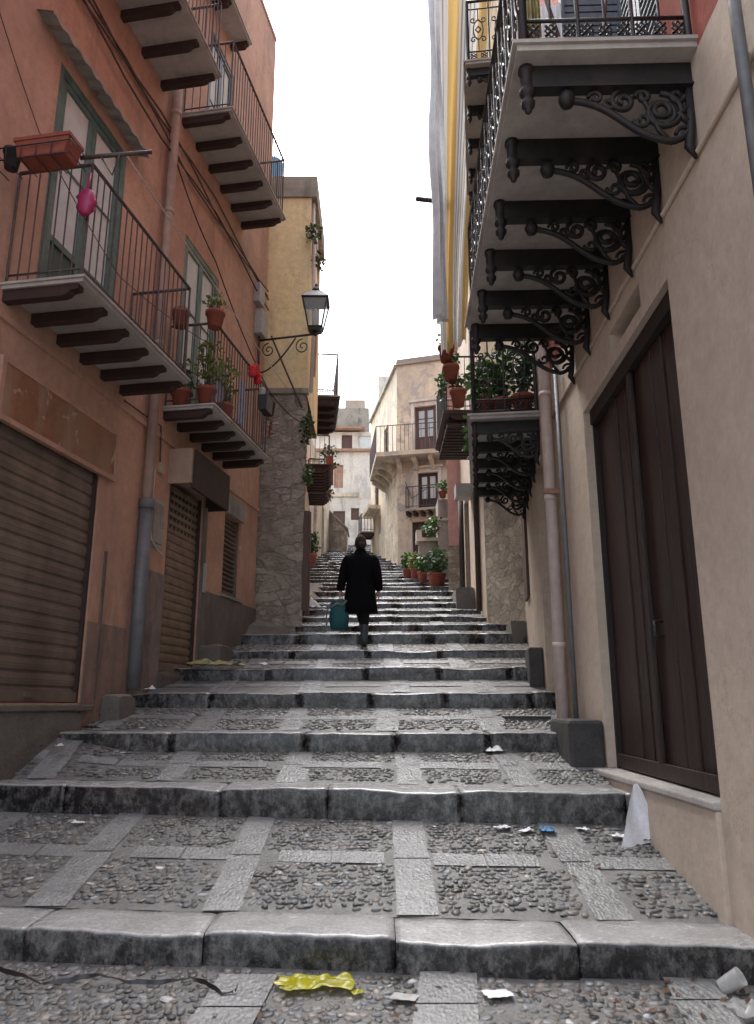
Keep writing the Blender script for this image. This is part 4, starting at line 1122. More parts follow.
mb = MB(RW); mb.tube([(7.7,.11,-.3),(7.7,.11,4.05),(7.7,.08,4.3),(7.7,.0,4.4)], .058, 12)
for z in (.55, 2.05, 3.2): mb.tube([(7.7,.11,z),(7.7,.11,z+.05)], .068, 12)
mb.build('drainpipe', M['pipe'], H13)
mb = MB(RW); mb.box(7.58,7.62,0,.2,2.1,2.15); mb.build('pipe_clamp', M['terratile'], H13)
mb = MB(RW); mb.tube([(7.36,.06,-.12),(7.36,.06,3.4)], .024, 8); mb.build('thin_pipe', M['pipegrey'], H13)
mb = MB(RW); mb.tube([(2.98,.06,1.8),(2.98,.06,4.5)], .03, 8); mb.build('dark_pipe', M['pipegrey'], H13)
ornate_balcony(H13, RW, 3.53, 6.85, 1.0, 3.56, [3.66,4.25,4.88,5.5,6.13,6.75])
ornate_balcony(H12, RW2, 8.0, 11.0, .77, 3.10, [8.12,8.8,9.45,10.1,10.8], .85)
ornate_balcony(H12, RW2, 8.9, 11.8, .68, 8.75, [9.0,9.7,10.4,11.1,11.7], .85)
# balcony doors
mb = MB(RW)
for (a, b) in ((4.02,4.49),(4.51,4.98)):
    mb.box(a,a+.05,-.1,-.05,3.66,6.08); mb.box(b-.05,b,-.1,-.05,3.66,6.08)
    for k in range(34): z = 3.7+k*.07; mb.prism([(-.10,z),(-.055,z+.015),(-.055,z+.03),(-.10,z+.055)], a+.05, b-.05)
mb.build('louvred_door', M['louver'], H13)
french(H13, RW, 5.6,6.5,3.66,6.1, M['louver'], M['curtain'])
# things on the near right balcony
mb = MB(RW)
for k in range(30): z = 3.72+k*.06; mb.box(4.45, 4.49, .10, .48, z, z+.045)
mb.box(4.43,4.50,.08,.10,3.66,5.6); mb.box(4.43,4.50,.48,.50,3.66,5.6)
tag(mb.build('leaning_shutter', M['louver']), 'blue grey louvred shutter leaning on the near iron balcony', 'shutter')
def cloth(name, A, B, z0, z1, mat, label, cat='cloth', folds=6, amp=.03, nx=40, nz=20, col=False, parent=None, wav=.0):
    mb = MB(); A = Vector(A); B = Vector(B); d = (B-A); nrm = Vector((d.y, -d.x)).normalized(); rows = []
    for j in range(nz+1):
        t = j/nz; row = []
        for i in range(nx+1):
            u = i/nx; p = A.lerp(B, u); o = amp*math.sin(u*folds*6.28+t*1.5)*(.5+.5*t)+amp*.8*noise.noise(Vector((u*5, t*3, folds)))
            q = p+nrm*o
            sx = d.normalized()*(wav*noise.noise(Vector((t*4, u*2, 5))))
            row.append(mb.pt((q.x+sx.x, q.y+sx.y, z1+(z0-z1)*t + (.02*math.sin(u*folds*12.56) if j == nz else 0))))
            if col: mb.c.append((u, u, u))
        rows.append(row)
    for j in range(nz):
        for i in range(nx): mb.face([rows[j][i], rows[j][i+1], rows[j+1][i+1], rows[j+1][i]], True)
    if parent: return mb.build(name, mat, parent)
    return tag(mb.build(name, mat), label, cat)
cloth('laundry_cloth', (1.15,4.5), (1.45,4.5), 3.75, 4.9, M['whitecloth'], 'white cloth hanging behind the near iron balcony railing')
cloth('laundry_cloth', (.98,4.3), (1.12,4.3), 3.9, 4.9, M['paleyellow'], 'yellow green cloth hanging behind the near iron balcony railing')
for a, b, lab in (((1.25,4.0,3.66),(1.0,4.05,4.9),'wooden broom handle leaning left on the near iron balcony'), ((1.38,4.0,3.66),(1.55,4.1,4.9),'wooden broom handle leaning right on the near iron balcony')):
    mb = MB(); mb.tube([a, b], .013, 7); mb.box(a[0]-.08,a[0]+.08,a[1]-.03,a[1]+.03,a[2],a[2]+.08); tag(mb.build('broom', M['brownwood']), lab, 'broom')
# plants on second balcony
for k, (s, o, rx, rz, pr0, lab, mt) in enumerate(((8.25,.60,.17,.30,(.12,.2),'leafy potted plant at the outer front corner of the smaller iron balcony','leaf'), (8.3,.40,.16,.34,(.13,.24),'middle potted plant at the front of the smaller iron balcony','leafd'), (8.25,.16,.16,.34,(.13,.26),'potted plant nearest the wall on the smaller iron balcony','leafd'), (8.9,.45,.25,.40,(.15,.3),'bushy plant further back on the smaller iron balcony','leaf'))):
    plant('potted_plant', RW2(s,o,3.19), rx, rz, 260, .09, M[mt], lab, pot=pr0)
plant('balcony_plant', RW2(10.9,.75,3.6), .16, .35, 160, .09, M['leaf'], 'green shoots rising over the far corner of the smaller iron balcony')

# ---- awning curtain and sheet above the awning balcony
aw = thing('awning', 'long yellow and white striped awning cloth hanging from high on the right', 'awning', (1.4, 12.4, 6.2))
def aw_sheet():
    mb = MB(); nx, nz = 90, 40; rows = []
    zt_, zb_ = 15.5, 5.95
    for j in range(nz+1):
        t = j/nz; row = []
        wid = .46+.95*(1-t)**1.3
        for i in range(nx+1):
            u = i/nx
            x = 1.13 + u*wid + .04*noise.noise(Vector((t*3, u*2, 1)))
            y = 12.45 + .15*math.sin(u*17+t*3)*(.4+.6*t) + .05*noise.noise(Vector((u*6, t*4, 0))) - .5*(1-t)*u
            z = zt_+(zb_-zt_)*t + (.05*abs(math.sin(u*30)) if j == nz else 0) + .25*u*t
            row.append(mb.pt((x, y, z))); mb.c.append(((u*.9+.02) % 1,)*3)
        rows.append(row)
    for j in range(nz):
        for i in range(nx): mb.face([rows[j][i], rows[j][i+1], rows[j+1][i+1], rows[j+1][i]], True)
    mb.build('cloth', M['stripe'], aw)
aw_sheet()
mb = MB(); mb.tube([(.95,12.4,15.5),(2.3,11.9,15.5)], .03, 8); mb.build('rod', M['iron'], aw)
cloth('hanging_sheet', (1.02,12.0), (1.17,12.3), 6.5, 15.2, M['whitecloth'], 'white sheet hanging beside the striped awning against the sky', 'sheet', folds=3.5, amp=.10, nz=40, wav=.2)
mb = MB(); a = at(417,199,12.2); b = at(444,202,12.6); mb.tube([a, b, (2.0,13.0,b.z+.1)], .045, 8)
tag(mb.build('wooden_pole', M['boxdark']), 'dark pole end poking out beside the striped awning', 'pole')

# ---- garden wall and potted plants on the right of the upper steps
GW = thing('garden_wall', 'grey plastered garden wall with white ledge behind the potted plants', 'wall', (1.4, 20.4, 3.2))
mb = MB(); mb.box(1.62,2.0,19.9,20.6,2.8,5.35); mb.build('pier', M['concrete'], GW, bevel=.02)
mb = MB(); mb.box(1.12,1.618,20.2,20.6,2.8,4.25); mb.build('low_wall', M['concrete'], GW, bevel=.02)
mb = MB(); mb.box(1.05,1.66,20.1,20.62,4.25,4.34); mb.box(1.60,2.02,19.86,19.895,4.75,4.82); mb.box(1.05,1.2,20.12,20.5,4.34,4.55); mb.build('ledge', M['white'], GW)
pl_ = [((.83,20.7),.16,.22,'leaf','leftmost potted plant on the steps by the garden wall'), ((1.0,20.0),.17,.22,'leafy','second potted plant from the left on the steps by the garden wall'),
       ((1.15,19.2),.18,.22,'leaf','third potted plant from the left on the steps by the garden wall'), ((1.38,18.4),.24,.28,'leafd','large dark bushy potted plant nearest on the right of the upper steps'),
       ((1.55,18.9),.20,.36,'leaf','tall potted plant beside the pink house stone base')]
for k, ((x, y), rx, rz, mt, lab) in enumerate(pl_):
    plant('potted_plant', (x, y, gz(y, x)), rx, rz, 320, .11, M[mt], lab, pot=(.13+.03*(k > 2), .26+.06*(k > 2)), group='potted plants on the upper steps')
plant('shrub', (1.5, 20.0, 4.35), .30, .28, 200, .12, M['leaf'], 'thin green shrub growing over the white ledge of the garden wall')
plant('wall_pot_plant', (1.75, 19.8, 5.35), .18, .16, 110, .10, M['leaf'], 'small plant on top of the grey garden pier', pot=(.11,.18))
y = 24.5; plant('potted_bush', (at(310,560,y).x, y, gz(y, -2)), .30, .42, 420, .12, M['leafd'], 'dark green bush in a red pot against the left wall up the steps', pot=(.23,.42))
# left little ramp past the stone wall
mb = MB()
mb.hexa([(-1.75,16.0,1.6),(-1.0,16.0,1.6),(-1.1,19.0,2.4),(-2.0,19.0,2.4),(-1.65,16.4,2.25),(-1.5,16.4,2.2),(-1.35,19.0,2.9),(-2.0,19.0,3.0)])
tag(mb.build('ramp', M['block']), kind='structure')
mb = MB(); mb.hexa([(-2.4,12.2,.6),(-1.6,12.4,.6),(-1.1,13.2,.9),(-2.4,13.2,.9),(-2.4,12.35,1.26),(-2.15,12.45,1.14),(-1.35,13.15,1.26),(-2.2,13.1,1.48)])
tag(mb.build('ramp', M['block']), kind='structure')

# ---- things on the left balconies
# planter box and black pot on the near railing of balcony A
def railpt(s, o): return LW(s, o, 3.81+1.2)
LWp = lambda s, o, z: LW(s, o, z-.10)
pb = thing('planter_box', 'empty orange plastic planter box hooked on the near balcony railing', 'planter', LW(6.16, .45, 4.83))
mb = MB(LWp); mb.prism([(.26,5.08),(.80,5.08),(.76,4.90),(.30,4.90)], 6.02, 6.24); mb.build('trough', M['pot'], pb, bevel=.008)
mb = MB(LWp); mb.prism([(.25,5.07),(.81,5.07),(.81,5.105),(.25,5.105)], 6.01, 6.25); mb.build('rim', M['pot'], pb)
mb = MB(LWp)
for z in (4.87, 5.0):
    mb.tube([(6.26,.06,z),(6.0,.06,z),(6.0,.84,z),(6.26,.84,z)], .006, 5)
for o in (.06,.2,.35,.5,.65,.84): mb.tube([(6.0,o,5.0),(6.0,o,4.87),(6.26,o,4.87)], .005, 5)
mb.build('wire_holder', M['iron'], pb)
bp = thing('flower_pot', 'small black plastic pot in the wire holder beside the orange planter', 'pot', LW(6.13,.17,4.78))
mb = MB(); mb.lathe(LW(6.13,.17,4.78), [(.055,0),(.075,.15),(.082,.15),(.082,.18),(.07,.18),(.065,.14),(.01,.14)], 14); mb.build('pot', M['potdark'], bp)
# pink bag
mb = MB(); c = LW(6.38,.80,4.52)
for a, rr, zz in ((0,0,0),):
    rings = []
    for k in range(9):
        t = k/8; z = -.12+.25*t; r = .085*math.sin(math.pi*(.08+.80*t))**.6
        rings.append([mb.pt((c.x+r*math.cos(q*.628)*(1+.5*noise.noise(Vector((q*1.3,k*.6,1)))), c.y+r*.6*math.sin(q*.628)*(1+.5*noise.noise(Vector((q*1.1,k*.7,5)))), c.z+z)) for q in range(10)])
    for k in range(8):
        for q in range(10): mb.face([rings[k][q], rings[k][(q+1)%10], rings[k+1][(q+1)%10], rings[k+1][q]], True)
    mb.face(rings[0][::-1]); mb.face(rings[-1])
mb.tube([c+Vector((0,0,.12)), c+Vector((0,.02,.32))], .012, 6)
tag(mb.build('plastic_bag', M['pinkbag']), 'magenta plastic bag hanging from the near balcony railing', 'bag')
mb = MB(); mb.tube([at(80,158,5.8), at(152,152,5.9)], .020, 7); mb.tube([at(100,155,5.82), at(112,175,5.86), at(120,155,5.84)], .010, 5)
tag(mb.build('clothes_pole', M['rail']), 'dark rod sticking out of the near balcony railing corner', 'rod')
# balcony B clutter
def onB(s, o, z=3.935): return LW(s, o, z)
plant('potted_plant', LW(9.72,.70,5.0), .14, .14, 90, .07, M['leafy'], 'pot hooked high on the railing corner of the far lower balcony', pot=(.125,.22))
plant('potted_plant', LW(9.62,.24,5.0), .05, .05, 14, .06, M['leafy'], 'round red pot hooked near the wall on the far lower balcony', pot=(.12,.22))
plant('potted_plant', LW(9.85,.58,3.94), .20, .36, 260, .08, M['leafy'], 'yellow green plant in a clay pot standing at the far lower balcony front corner', pot=(.13,.22))
plant('potted_plant', LW(9.85,.22,3.94), .16, .22, 110, .08, M['leaf'], 'low plant in a clay pot beside the wall on the far lower balcony', pot=(.14,.2))
plant('potted_plant', LW(10.4,.62,3.94), .15, .40, 140, .08, M['leafy'], 'thin yellowing plant behind the front pots on the far lower balcony', pot=(.12,.2))
cloth('laundry_cloth', LW(10.0,.60,0).xy, LW(10.5,.60,0).xy, 3.85, 4.35, M['bluecloth'], 'pale blue laundry hanging behind the bars of the far lower balcony', amp=.02, folds=3)
cloth('laundry_cloth', LW(10.9,.62,0).xy, LW(11.2,.62,0).xy, 3.85, 4.5, M['bluecloth'], 'second pale blue cloth further along the far lower balcony', amp=.02, folds=3)
st_ = thing('hanging_toy', 'red stuffed figure with white trim hung over the far lower balcony rail', 'stuffed figure', LW(11.2,.72,4.6))
mb = MB(); 
for k in range(3):
    c = LW(11.15+k*.13,.74,5.0+.08*math.sin(k*1.6)); mb.lathe(c, [(.02,-.09),(.05,-.07),(.06,-.02),(.045,.01),(.065,.05),(.04,.09),(.01,.10)], 10)
mb.build('body', M['redcloth'], st_)
mb = MB(); c = LW(11.6,.76,4.85); mb.lathe(c, [(.02,-.07),(.05,-.04),(.045,.02),(.055,.05),(.01,.08)], 10); mb.build('white_trim', M['whitecloth'], st_)
mb = MB(LW); mb.prism([(.74,4.75),(.90,4.75),(.88,4.5),(.76,4.5)], 11.45, 11.75); mb.lathe((11.85,.80,4.55), [(.07,0),(.1,.18),(.105,.2),(.02,.2)], 12)
tag(mb.build('rail_planter', M['potdark']), 'dark planter hooked outside the far corner of the far lower balcony', 'planter')
plant('trailing_geranium', LW(11.95,.78,4.2), .08, .20, 30, .06, M['leaf'], 'pink trailing geranium at the far corner of the far lower balcony', flowers=40)

# ---------------------------------------------------------------- litter
def sheet(name, c, w, h, mat, label, cat, rot=0, amp=.3, tilt=0, n=10, seed=0, ragged=.15, lift=.004):
    mb = MB(); c = Vector(c); rows = []
    for j in range(n+1):
        row = []
        for i in range(n+1):
            u = (i/n-.5); v = (j/n-.5)
            aa = math.atan2(v, u); k = 1+ragged*1.6*noise.noise(Vector((math.cos(aa)*1.6, math.sin(aa)*1.6, seed*3.1)))
            f = noise.noise(Vector((u*3+seed*1.7, v*3, seed)))+.3*noise.noise(Vector((u*8, v*8+seed, 1))); f *= 1-.75*max(abs(u), abs(v))*2
            z = abs(f)*amp*min(w, h)
            x = u*w*k; y = v*h*k
            if tilt: y, z = y*math.cos(tilt)-z*math.sin(tilt), (v+.5)*h*math.sin(tilt)+z*math.cos(tilt)
            row.append(mb.pt((c.x+x*math.cos(rot)-y*math.sin(rot), c.y+x*math.sin(rot)+y*math.cos(rot), c.z+z+lift)))
        rows.append(row)
    for j in range(n):
        for i in range(n): mb.face([rows[j][i], rows[j][i+1], rows[j+1][i+1], rows[j+1][i]], True)
    return tag(mb.build(name, mat), label, cat)
def gp(px, py):
    """where the sight line meets the street surface"""
    a, b = ray(px, py); D = 2.0
    while D < 40:
        if b*D <= gz(D, a*D)+.012: return Vector((a*D, D, gz(D, a*D)+.015))
        D += .01
    return Vector((a*D, D, b*D))
def g0p(px, py):
    a, b = ray(px, py); D = 2.5
    while D < 5 and b*D > g0(a*D, D)+.01: D += .004
    return Vector((a*D, D, g0(a*D, D)+.014))
sheet('plastic_bag', g0p(313,986), .32, .17, M['yellowbag'], 'crumpled bright yellow plastic bag at the foot of the lowest step', 'bag', .05, .65, seed=3, n=16, ragged=.3)
sheet('wrapper', g0p(357,994), .06, .05, M['yellowbag'], 'small yellow wrapper scrap right of the yellow bag', 'wrapper', .6, .5, seed=5)
sheet('paper_scrap', g0p(498,996), .12, .09, M['paper'], 'white paper scrap lying alone before the lowest step', 'paper', .2, .25, seed=8)
sheet('paper_scrap', g0p(405,999), .12, .08, M['greypaper'], 'grey flattened paper right of the yellow bag', 'paper', -.3, .2, seed=9)
for k, (px, py, sz, mt, lab) in enumerate(((502,829,.11,'paper','leftmost crumpled white tissue under the second step'), (525,832,.10,'paper','crumpled white tissue next to the blue scrap'), (547,831,.14,'bluep','flat blue plastic scrap under the second step'), (584,830,.08,'paper','small white tissue right of the blue scrap'), (622,838,.12,'paper','torn white paper at the foot of the big standing sheet'),
        (495,752,.20,'paper','thin white paper strip under the third step'), (473,750,.09,'brownleaf','dark red crumpled wrapper under the third step'),
        (60,747,.11,'paper','pale scrap on the second tread at the left'), (90,744,.16,'blackp','black plastic scrap on the second tread at the left'), (78,824,.09,'paper','small white cup scrap on the first tread at the left'),
        (150,700,.16,'paper','white paper by the stone block at the left'), (157,697,.10,'bluep','blue wrapper by the stone block at the left'), (105,708,.16,'paper','white and red wrapper below the metal strip'),
        (205,668,.30,'paper','white plastic near the narrow roller shutter'), (258,677,.20,'paper','white paper on the landing before the narrow shutter'),
        (265,632,.28,'paper','white bag lying against the dado on the left'), (645,841,.10,'brownleaf','brown leaf litter under the standing sheet'))):
    sheet('litter_scrap', gp(px, py), sz, sz*.6, M[mt], lab, 'litter', k*.7, .9, seed=20+k, n=8, ragged=.3)
sheet('wrapping_paper', gp(215,671), .62, .32, M['paleyellow'], 'large crumpled yellow wrapping before the narrow roller shutter', 'wrapping', .1, .6, seed=41, n=18, ragged=.25)
sheet('white_rags', gp(308,611), .55, .35, M['paper'], 'white rags at the foot of the rough stone wall', 'rag', .1, .9, seed=47, n=14, ragged=.35)
# tall standing paper by the threshold
mb = MB(); b0_ = gp(640,845); nn = 12; rows = []
for j in range(nn+1):
    t = j/nn; row = []; wd = .25*(1-t)**.75+.008; cxx = .03*t
    for i in range(7):
        u = i/6-.5; row.append(mb.pt((b0_.x+cxx+u*wd+.01*noise.noise(Vector((u*4,t*5,0))), b0_.y+.10*t+.03*math.sin(u*5+t*3), b0_.z-.005+.36*t+.03*u)))
    rows.append(row)
for j in range(nn):
    for i in range(6): mb.face([rows[j][i],rows[j][i+1],rows[j+1][i+1],rows[j+1][i]], True)
tag(mb.build('paper_sheet', M['paper']), 'tall pointed white paper standing against the door threshold', 'paper')
# black strap
pts = []
path = [(-20,972),(10,978),(40,986),(70,982),(100,981),(130,987),(160,985),(190,984),(205,988),(222,996),(236,994),(238,990)]
for k, (px, py) in enumerate(path): p = g0p(px, py); p.z += .012+.012*math.sin(k*1.9); pts.append(p)
P2 = []
for a, b in zip(pts, pts[1:]):
    for q in range(5): v = a.lerp(b, q/5); v.z += .008*noise.noise(v*14); v.y += .012*noise.noise(v*9); P2.append(v)
mb = MB(); ids = []
for k, p in enumerate(P2):
    tw = .5+1.0*math.sin(k*.5); ids.append((mb.pt((p.x, p.y-.009*math.cos(tw), p.z-.002-.006*math.sin(tw))), mb.pt((p.x, p.y+.009*math.cos(tw), p.z+.005+.008*math.sin(tw)))))
for a, b in zip(ids, ids[1:]): mb.face([a[0], b[0], b[1], a[1]], True)
tag(mb.build('plastic_strap', M['blackp']), 'long twisted black plastic strap on the paving at the lower left', 'strap')
# plastic cup and bag bottom right
cu = thing('plastic_cup', 'crushed translucent plastic cup at the bottom right corner', 'cup', g0p(738,990))
c = g0p(736,992); mb = MB()
rings = []
ax = Vector((.55,-.35,.45)).normalized(); e1 = ax.cross(Vector((0,0,1))).normalized(); e2 = ax.cross(e1)
for k in range(7):
    r = .032+.008*k/6; cc = c+Vector((-.02,0,.035))+ax*(.018*k-.05)
    rings.append([mb.pt(tuple(cc+(e1*math.cos(q*.5236)+e2*math.sin(q*.5236))*r*(1+.12*noise.noise(Vector((q,k,0)))))) for q in range(12)])
for k in range(6):
    for q in range(12): mb.face([rings[k][q], rings[k][(q+1)%12], rings[k+1][(q+1)%12], rings[k+1][q]], True)
mb.build('cup', M['clear'], cu)
sheet('plastic_bag', g0p(748,1012), .16, .20, M['clear'], 'white crumpled bag at the extreme bottom right', 'bag', .1, .5, seed=60, n=10)
# twigs and leaf bits
mb = MB()
for k in range(170):
    if k < 90: px, py = random.gauss(650, 70), random.uniform(955, 1023)
    else: px, py = random.choice(((random.uniform(560,700), random.uniform(836,900)), (random.uniform(0,700), random.uniform(960,1020)), (random.uniform(0,560), random.uniform(745,760))))
    p = g0p(px, py) if py > 950 else gp(px, py)
    s = random.uniform(.008, .028); a = random.uniform(0, 6.28)
    d1 = Vector((math.cos(a), math.sin(a), .3))*s; d2 = Vector((-math.sin(a), math.cos(a), random.uniform(-.2,.4)))*s*.6
    p.z += .008
    mb.face([mb.pt(tuple(p-d1)), mb.pt(tuple(p+d2)), mb.pt(tuple(p+d1)), mb.pt(tuple(p-d2))])
tag(mb.build('leaf_litter', M['brownleaf']), 'dry leaf fragments scattered over the lower paving', 'leaf litter', kind='stuff')
# drain grate on fourth tread
g = gp(525,718); mb = MB()
for k in range(12): mb.box(g.x-.2+k*.035, g.x-.2+k*.035+.018, g.y-.08, g.y+.08, g.z-.0, g.z+.012)
mb.box(g.x-.22, g.x+.24, g.y-.1, g.y-.08, g.z-.01, g.z+.014); mb.box(g.x-.22, g.x+.24, g.y+.08, g.y+.1, g.z-.01, g.z+.014)
tag(mb.build('drain_grate', M['iron']), 'small iron drain grate set in the tread before the pink drainpipe', 'drain grate')

# ---------------------------------------------------------------- the walker
PD = 11.75
foot = Vector((at(364,645,PD).x, PD, gz(PD, -.2)+.005))
person = thing('person', 'person in a long black coat climbing the steps with a teal bag', 'person', foot)
K = 1.70/1.70
def W(x, y, z): return foot+Vector((x*K, y*K, z*K))
def skin(name, verts, edges, radii, mat, sub=2, root=0, parent=None):
    me = bpy.data.meshes.new(name); me.from_pydata([tuple(v-ORG[person]) for v in verts], edges, [])
    o = link(bpy.data.objects.new(name, me))
    sk = o.modifiers.new('skin', 'SKIN'); ss = o.modifiers.new('sub', 'SUBSURF'); ss.levels = sub; ss.render_levels = sub
    for k, r in enumerate(radii):
        r = r if isinstance(r, tuple) else (r, r)
        me.skin_vertices[0].data[k].radius = r; me.skin_vertices[0].data[k].use_root = (k == root)
    dg = bpy.context.evaluated_depsgraph_get(); m2 = bpy.data.meshes.new_from_object(o.evaluated_get(dg))
    bpy.data.objects.remove(o)
    m2.materials.clear(); m2.materials.append(mat)
    for p in m2.polygons: p.use_smooth = True
    o = link(bpy.data.objects.new(name, m2)); o.parent = parent or person; ORG[o] = ORG[person]
    return o
hx = -.06   # body axis x relative to the standing foot
V = [W(hx,.06,.90), W(hx,.03,1.12), W(hx,.01,1.32), W(hx,.03,1.42), W(hx,.05,1.50), W(hx,.06,1.60),       # 0-5 spine, neck, head
     W(hx-.19,.02,1.37), W(hx-.25,.06,1.10), W(hx-.30,.04,.88), W(hx-.31,.03,.80),                           # 6-9 left arm
     W(hx+.19,.02,1.37), W(hx+.255,.0,1.10), W(hx+.275,.10,.90), W(hx+.28,.13,.82),                          # 10-13 right arm
     W(hx+.085,.06,.86), W(hx+.07,.05,.48), W(hx+.06,.0,.09), W(hx+.06,.14,.03),                           # 14-17 standing leg
     W(hx-.085,.08,.86), W(hx-.03,.42,.66), W(hx+.03,.60,.34), W(hx+.03,.74,.28)]                          # 18-21 leg on next step
E = [(0,1),(1,2),(2,3),(3,4),(4,5),(2,6),(6,7),(7,8),(8,9),(2,10),(10,11),(11,12),(12,13),(0,14),(14,15),(15,16),(16,17),(0,18),(18,19),(19,20),(20,21)]
RR = [.14,.13,.13,.06,.055,.09,.06,.042,.028,.03,.06,.042,.028,.03,.085,.055,.042,.035,.085,.055,.042,.035]
fing = []
for base, sgn in ((9,-1),(13,1)):
    b = V[base]
    for k in range(5):
        off = Vector((.006*sgn if k else -.02*sgn, .028-.016*k if k else .03, -.025 if k else .0))
        a1_ = len(V); V.append(b+off+Vector((0,0,-.02))); V.append(b+off*1.1+Vector((-.006*sgn,.0,-.05-.006*(2-abs(k-2))))); V.append(b+off*1.1+Vector((-.022*sgn,.004,-.072)))
        RR += [.010,.009,.007]; E += [(base,a1_),(a1_,a1_+1),(a1_+1,a1_+2)]
skin('body', V, E, RR, M['skin'], 1)
# legs covering
skin('trousers', [W(hx,.06,.92), W(hx+.085,.06,.84), W(hx+.07,.05,.50), W(hx+.06,.02,.22), W(hx-.085,.08,.84), W(hx-.03,.42,.64), W(hx+.03,.58,.40)],
     [(0,1),(1,2),(2,3),(0,4),(4,5),(5,6)], [.13,.098,.082,.062,.098,.075,.062], M['trouser'])
for pts_ in ([W(hx+.065,.03,.36), W(hx+.06,.01,.20), W(hx+.06,.0,.06), W(hx+.06,.09,.035), W(hx+.06,.17,.03)], [W(hx+.03,.58,.52), W(hx+.03,.60,.40), W(hx+.03,.60,.30), W(hx+.03,.70,.29), W(hx+.03,.79,.285)]):
    skin('boot', pts_, [(0,1),(1,2),(2,3),(3,4)], [.074,.066,.056,(.042,.035),(.036,.028)], M['boot'], root=1)
# coat: lofted trunk with flared skirt, sleeves joined in
def loft(mb, rings, n=22, cap=True):
    rr = []
    for (cx_, cy_, z, rx, ry) in rings:
        r = []
        for q in range(n):
            a = 2*math.pi*q/n
            w = 1+.025*math.sin(3*a+z*7)+.02*noise.noise(Vector((math.cos(a)*2, math.sin(a)*2, z*5)))
            ca, sa = math.cos(a), math.sin(a)
            se = lambda v: math.copysign(abs(v)**.8, v)
            p = W(cx_+rx*se(ca)*w, cy_+ry*se(sa)*w, z); r.append(mb.pt(tuple(p)))
        rr.append(r)
    for k in range(len(rr)-1):
        for q in range(n): mb.face([rr[k][q], rr[k][(q+1)%n], rr[k+1][(q+1)%n], rr[k+1][q]], True)
    if cap: mb.face(rr[0][::-1], True); mb.face(rr[-1], True)
mb = MB()
loft(mb, [(hx+.0,.09,.52,.275,.21),(hx,.09,.60,.268,.21),(hx,.08,.75,.245,.19),(hx,.07,.90,.225,.175),(hx,.05,1.05,.215,.165),(hx,.03,1.18,.225,.165),(hx,.02,1.28,.228,.155),(hx,.02,1.35,.215,.135),(hx,.025,1.40,.175,.115),(hx,.03,1.435,.11,.09),(hx,.03,1.47,.085,.085),(hx,.035,1.50,.078,.08)])
coat = mb.build('coat', M['coat'], person)
for side_, pts_ in ((-1, [W(hx-.14,.02,1.37), W(hx-.215,.03,1.33), W(hx-.265,.06,1.10), W(hx-.305,.04,.90), W(hx-.31,.035,.84)]), (1, [W(hx+.14,.02,1.37), W(hx+.215,.02,1.33), W(hx+.262,.0,1.10), W(hx+.285,.09,.92), W(hx+.287,.12,.86)])):
    skin('sleeve', pts_, [(0,1),(1,2),(2,3),(3,4)], [.09,.088,.078,.068,.064], M['coat'], parent=coat)
# hair: cap plus low tied bun, ears come with the head
mb = MB(); hc = W(hx,.055,1.60)
rings = []
for k in range(12):
    t = k/11; ph = math.pi*t; z = -.125*math.cos(ph)
    rings.append([mb.pt((hc.x+.092*math.sin(ph)*math.cos(q*.3927)+.003*noise.noise(Vector((q,k,0))), hc.y-.008+.108*math.sin(ph)*math.sin(q*.3927)*(1 if math.sin(q*.3927) < 0 else .75), hc.z+z+.01)) for q in range(16)])
for k in range(11):
    for q in range(16): mb.face([rings[k][q], rings[k][(q+1)%16], rings[k+1][(q+1)%16], rings[k+1][q]], True)
mb.lathe((hc.x+.015, hc.y-.105, hc.z-.045), [(.008,-.06),(.045,-.045),(.058,0),(.045,.04),(.005,.055)], 12)
mb.build('hair', M['hair'], person)
mb = MB()
for sg in (-1, 1): mb.lathe((hc.x+sg*.094, hc.y+.005, hc.z-.03), [(.004,-.032),(.014,-.02),(.016,.01),(.010,.028),(.003,.034)], 8, sx=.7)
mb.build('ear', M['skin'], person)
mb = MB(); mb.lathe((hc.x, hc.y+.10, hc.z-.03), [(.004,-.02),(.014,-.014),(.008,.02),(.004,.03)], 8); 
for sg in (-1, 1): mb.lathe((hc.x+sg*.032, hc.y+.085, hc.z-.0), [(.002,-.01),(.011,0),(.002,.01)], 8)
mb.tube([(hc.x-.025,hc.y+.09,hc.z-.065),(hc.x,hc.y+.094,hc.z-.067),(hc.x+.025,hc.y+.09,hc.z-.065)], .006, 6)
mb.build('face', M['skin'], person)
# bag
hand = V[9]
bag = thing('tote_bag', 'teal tote bag with grey handles held in the left hand of the walker', 'bag', hand+Vector((.0,0,-.62)))
bc = Vector((at(339,614,PD).x, hand.y, 0)); bt = at(339,599,PD).z; bb = at(339,630,PD).z
mb = MB(); ring = []
for k, (z, w, d) in enumerate(((bb,.10,.04),(bb+.03,.13,.075),((bb+bt)/2-.05,.14,.085),(bt-.12,.13,.075),(bt-.04,.115,.045),(bt,.105,.02))):
    ring.append([mb.pt((bc.x+sx*w+.022*noise.noise(Vector((sx*3,k*.8,1))), bc.y+sy*d, z+.03*noise.noise(Vector((sx*2,sy,k))))) for sx, sy in ((-1,-1),(-.33,-1.15),(.33,-1.1),(1,-1),(1.05,0),(1,1),(0,1.1),(-1,1),(-1.04,0))])
n9_ = 9
for k in range(5):
    for q in range(n9_): mb.face([ring[k][q], ring[k][(q+1)%n9_], ring[k+1][(q+1)%n9_], ring[k+1][q]], True)
mb.face(ring[0][::-1])
bd = mb.build('bag_body', M['teal'], bag)
mb = MB()
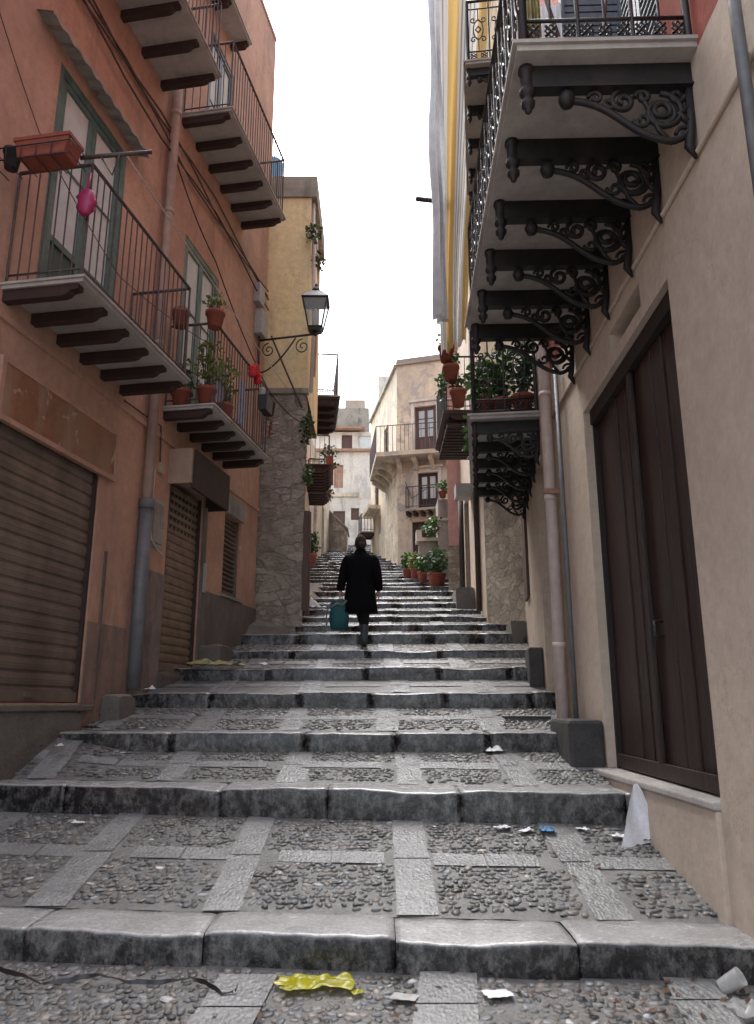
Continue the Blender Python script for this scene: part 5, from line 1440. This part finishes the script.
for sg in (-1, 1):
    mb.tube([(bc.x-.09, bc.y+sg*.06, bt-.02), (hand.x-.03, hand.y+sg*.02, hand.z-.10), (hand.x, hand.y, hand.z-.055), (hand.x+.03, hand.y+sg*.02, hand.z-.10), (bc.x+.09, bc.y+sg*.06, bt-.02)], .011, 6)
mb.tube([(bc.x-.12,bc.y-.07,bt-.06),(bc.x-.19,bc.y-.07,bt-.2),(bc.x-.18,bc.y-.07,bt-.42),(bc.x-.15,bc.y-.06,bt-.45)], .012, 5)
mb.build('strap', M['strap'], bag)
mb = MB(); mb.tube([(bc.x-.13,bc.y-.08,bt-.14),(bc.x-.03,bc.y-.085,bt-.08),(bc.x+.06,bc.y-.085,bt-.10),(bc.x+.12,bc.y-.075,bt-.03)], .018, 5); mb.build('scarf', M['strap'], bag)

from collections import Counter
tops = [o for o in C.objects if o.parent is None and 'category' in o]
cnt = Counter(o['category'] for o in tops)
phr = {'house': 'houses lining the stepped street', 'plant': 'plants and potted plants on balconies and steps', 'litter': 'small litter on the steps', 'stone block': 'loose stone blocks against the walls', 'cloth': 'laundry on the balconies', 'broom': 'brooms on the near iron balcony'}
for o in tops:
    if cnt[o['category']] > 1 and 'group' not in o: o['group'] = phr.get(o['category'], o['category']+' pieces along the street')
# ---------------------------------------------------------------- light, world, camera
w = bpy.data.worlds.new("World"); bpy.context.scene.world = w; w.use_nodes = True
nt = w.node_tree; bg = nt.nodes['Background']
sky = nt.nodes.new('ShaderNodeTexSky'); sky.sky_type = 'NISHITA'; sky.sun_disc = False
SE, SR = R(60), R(-26)
sky.sun_elevation = SE; sky.sun_rotation = SR; sky.air_density = 1.0; sky.dust_density = 4.0; sky.ozone_density = 1.0
hs_ = nt.nodes.new('ShaderNodeHueSaturation'); hs_.inputs['Saturation'].default_value = .42
nt.links.new(sky.outputs[0], hs_.inputs['Color']); nt.links.new(hs_.outputs[0], bg.inputs['Color'])
bg.inputs['Strength'].default_value = .15
sun = bpy.data.lights.new('sun', 'SUN'); sun.energy = .9; sun.angle = R(40); sun.color = (1, .99, .98)
so = link(bpy.data.objects.new('sun', sun))
dirv = Vector((math.sin(SR)*math.cos(SE), math.cos(SR)*math.cos(SE), math.sin(SE)))
so.rotation_euler = (-dirv).to_track_quat('-Z', 'Y').to_euler()
cam = bpy.data.cameras.new('camera'); co = link(bpy.data.objects.new('camera', cam))
co.location = (0, 0, 0); co.rotation_euler = (math.pi/2+PITCH, 0, 0)
cam.sensor_fit = 'VERTICAL'; cam.sensor_height = 24; cam.lens = FP/1024*24; cam.clip_end = 2000; cam.clip_start = .05
sc = bpy.context.scene; sc.camera = co
sc.view_settings.view_transform = 'Standard'; sc.view_settings.look = 'None'; sc.view_settings.exposure = 2.08; sc.view_settings.gamma = 1
sc.cycles.use_denoising = True; sc.cycles.max_bounces = 8; sc.cycles.diffuse_bounces = 5
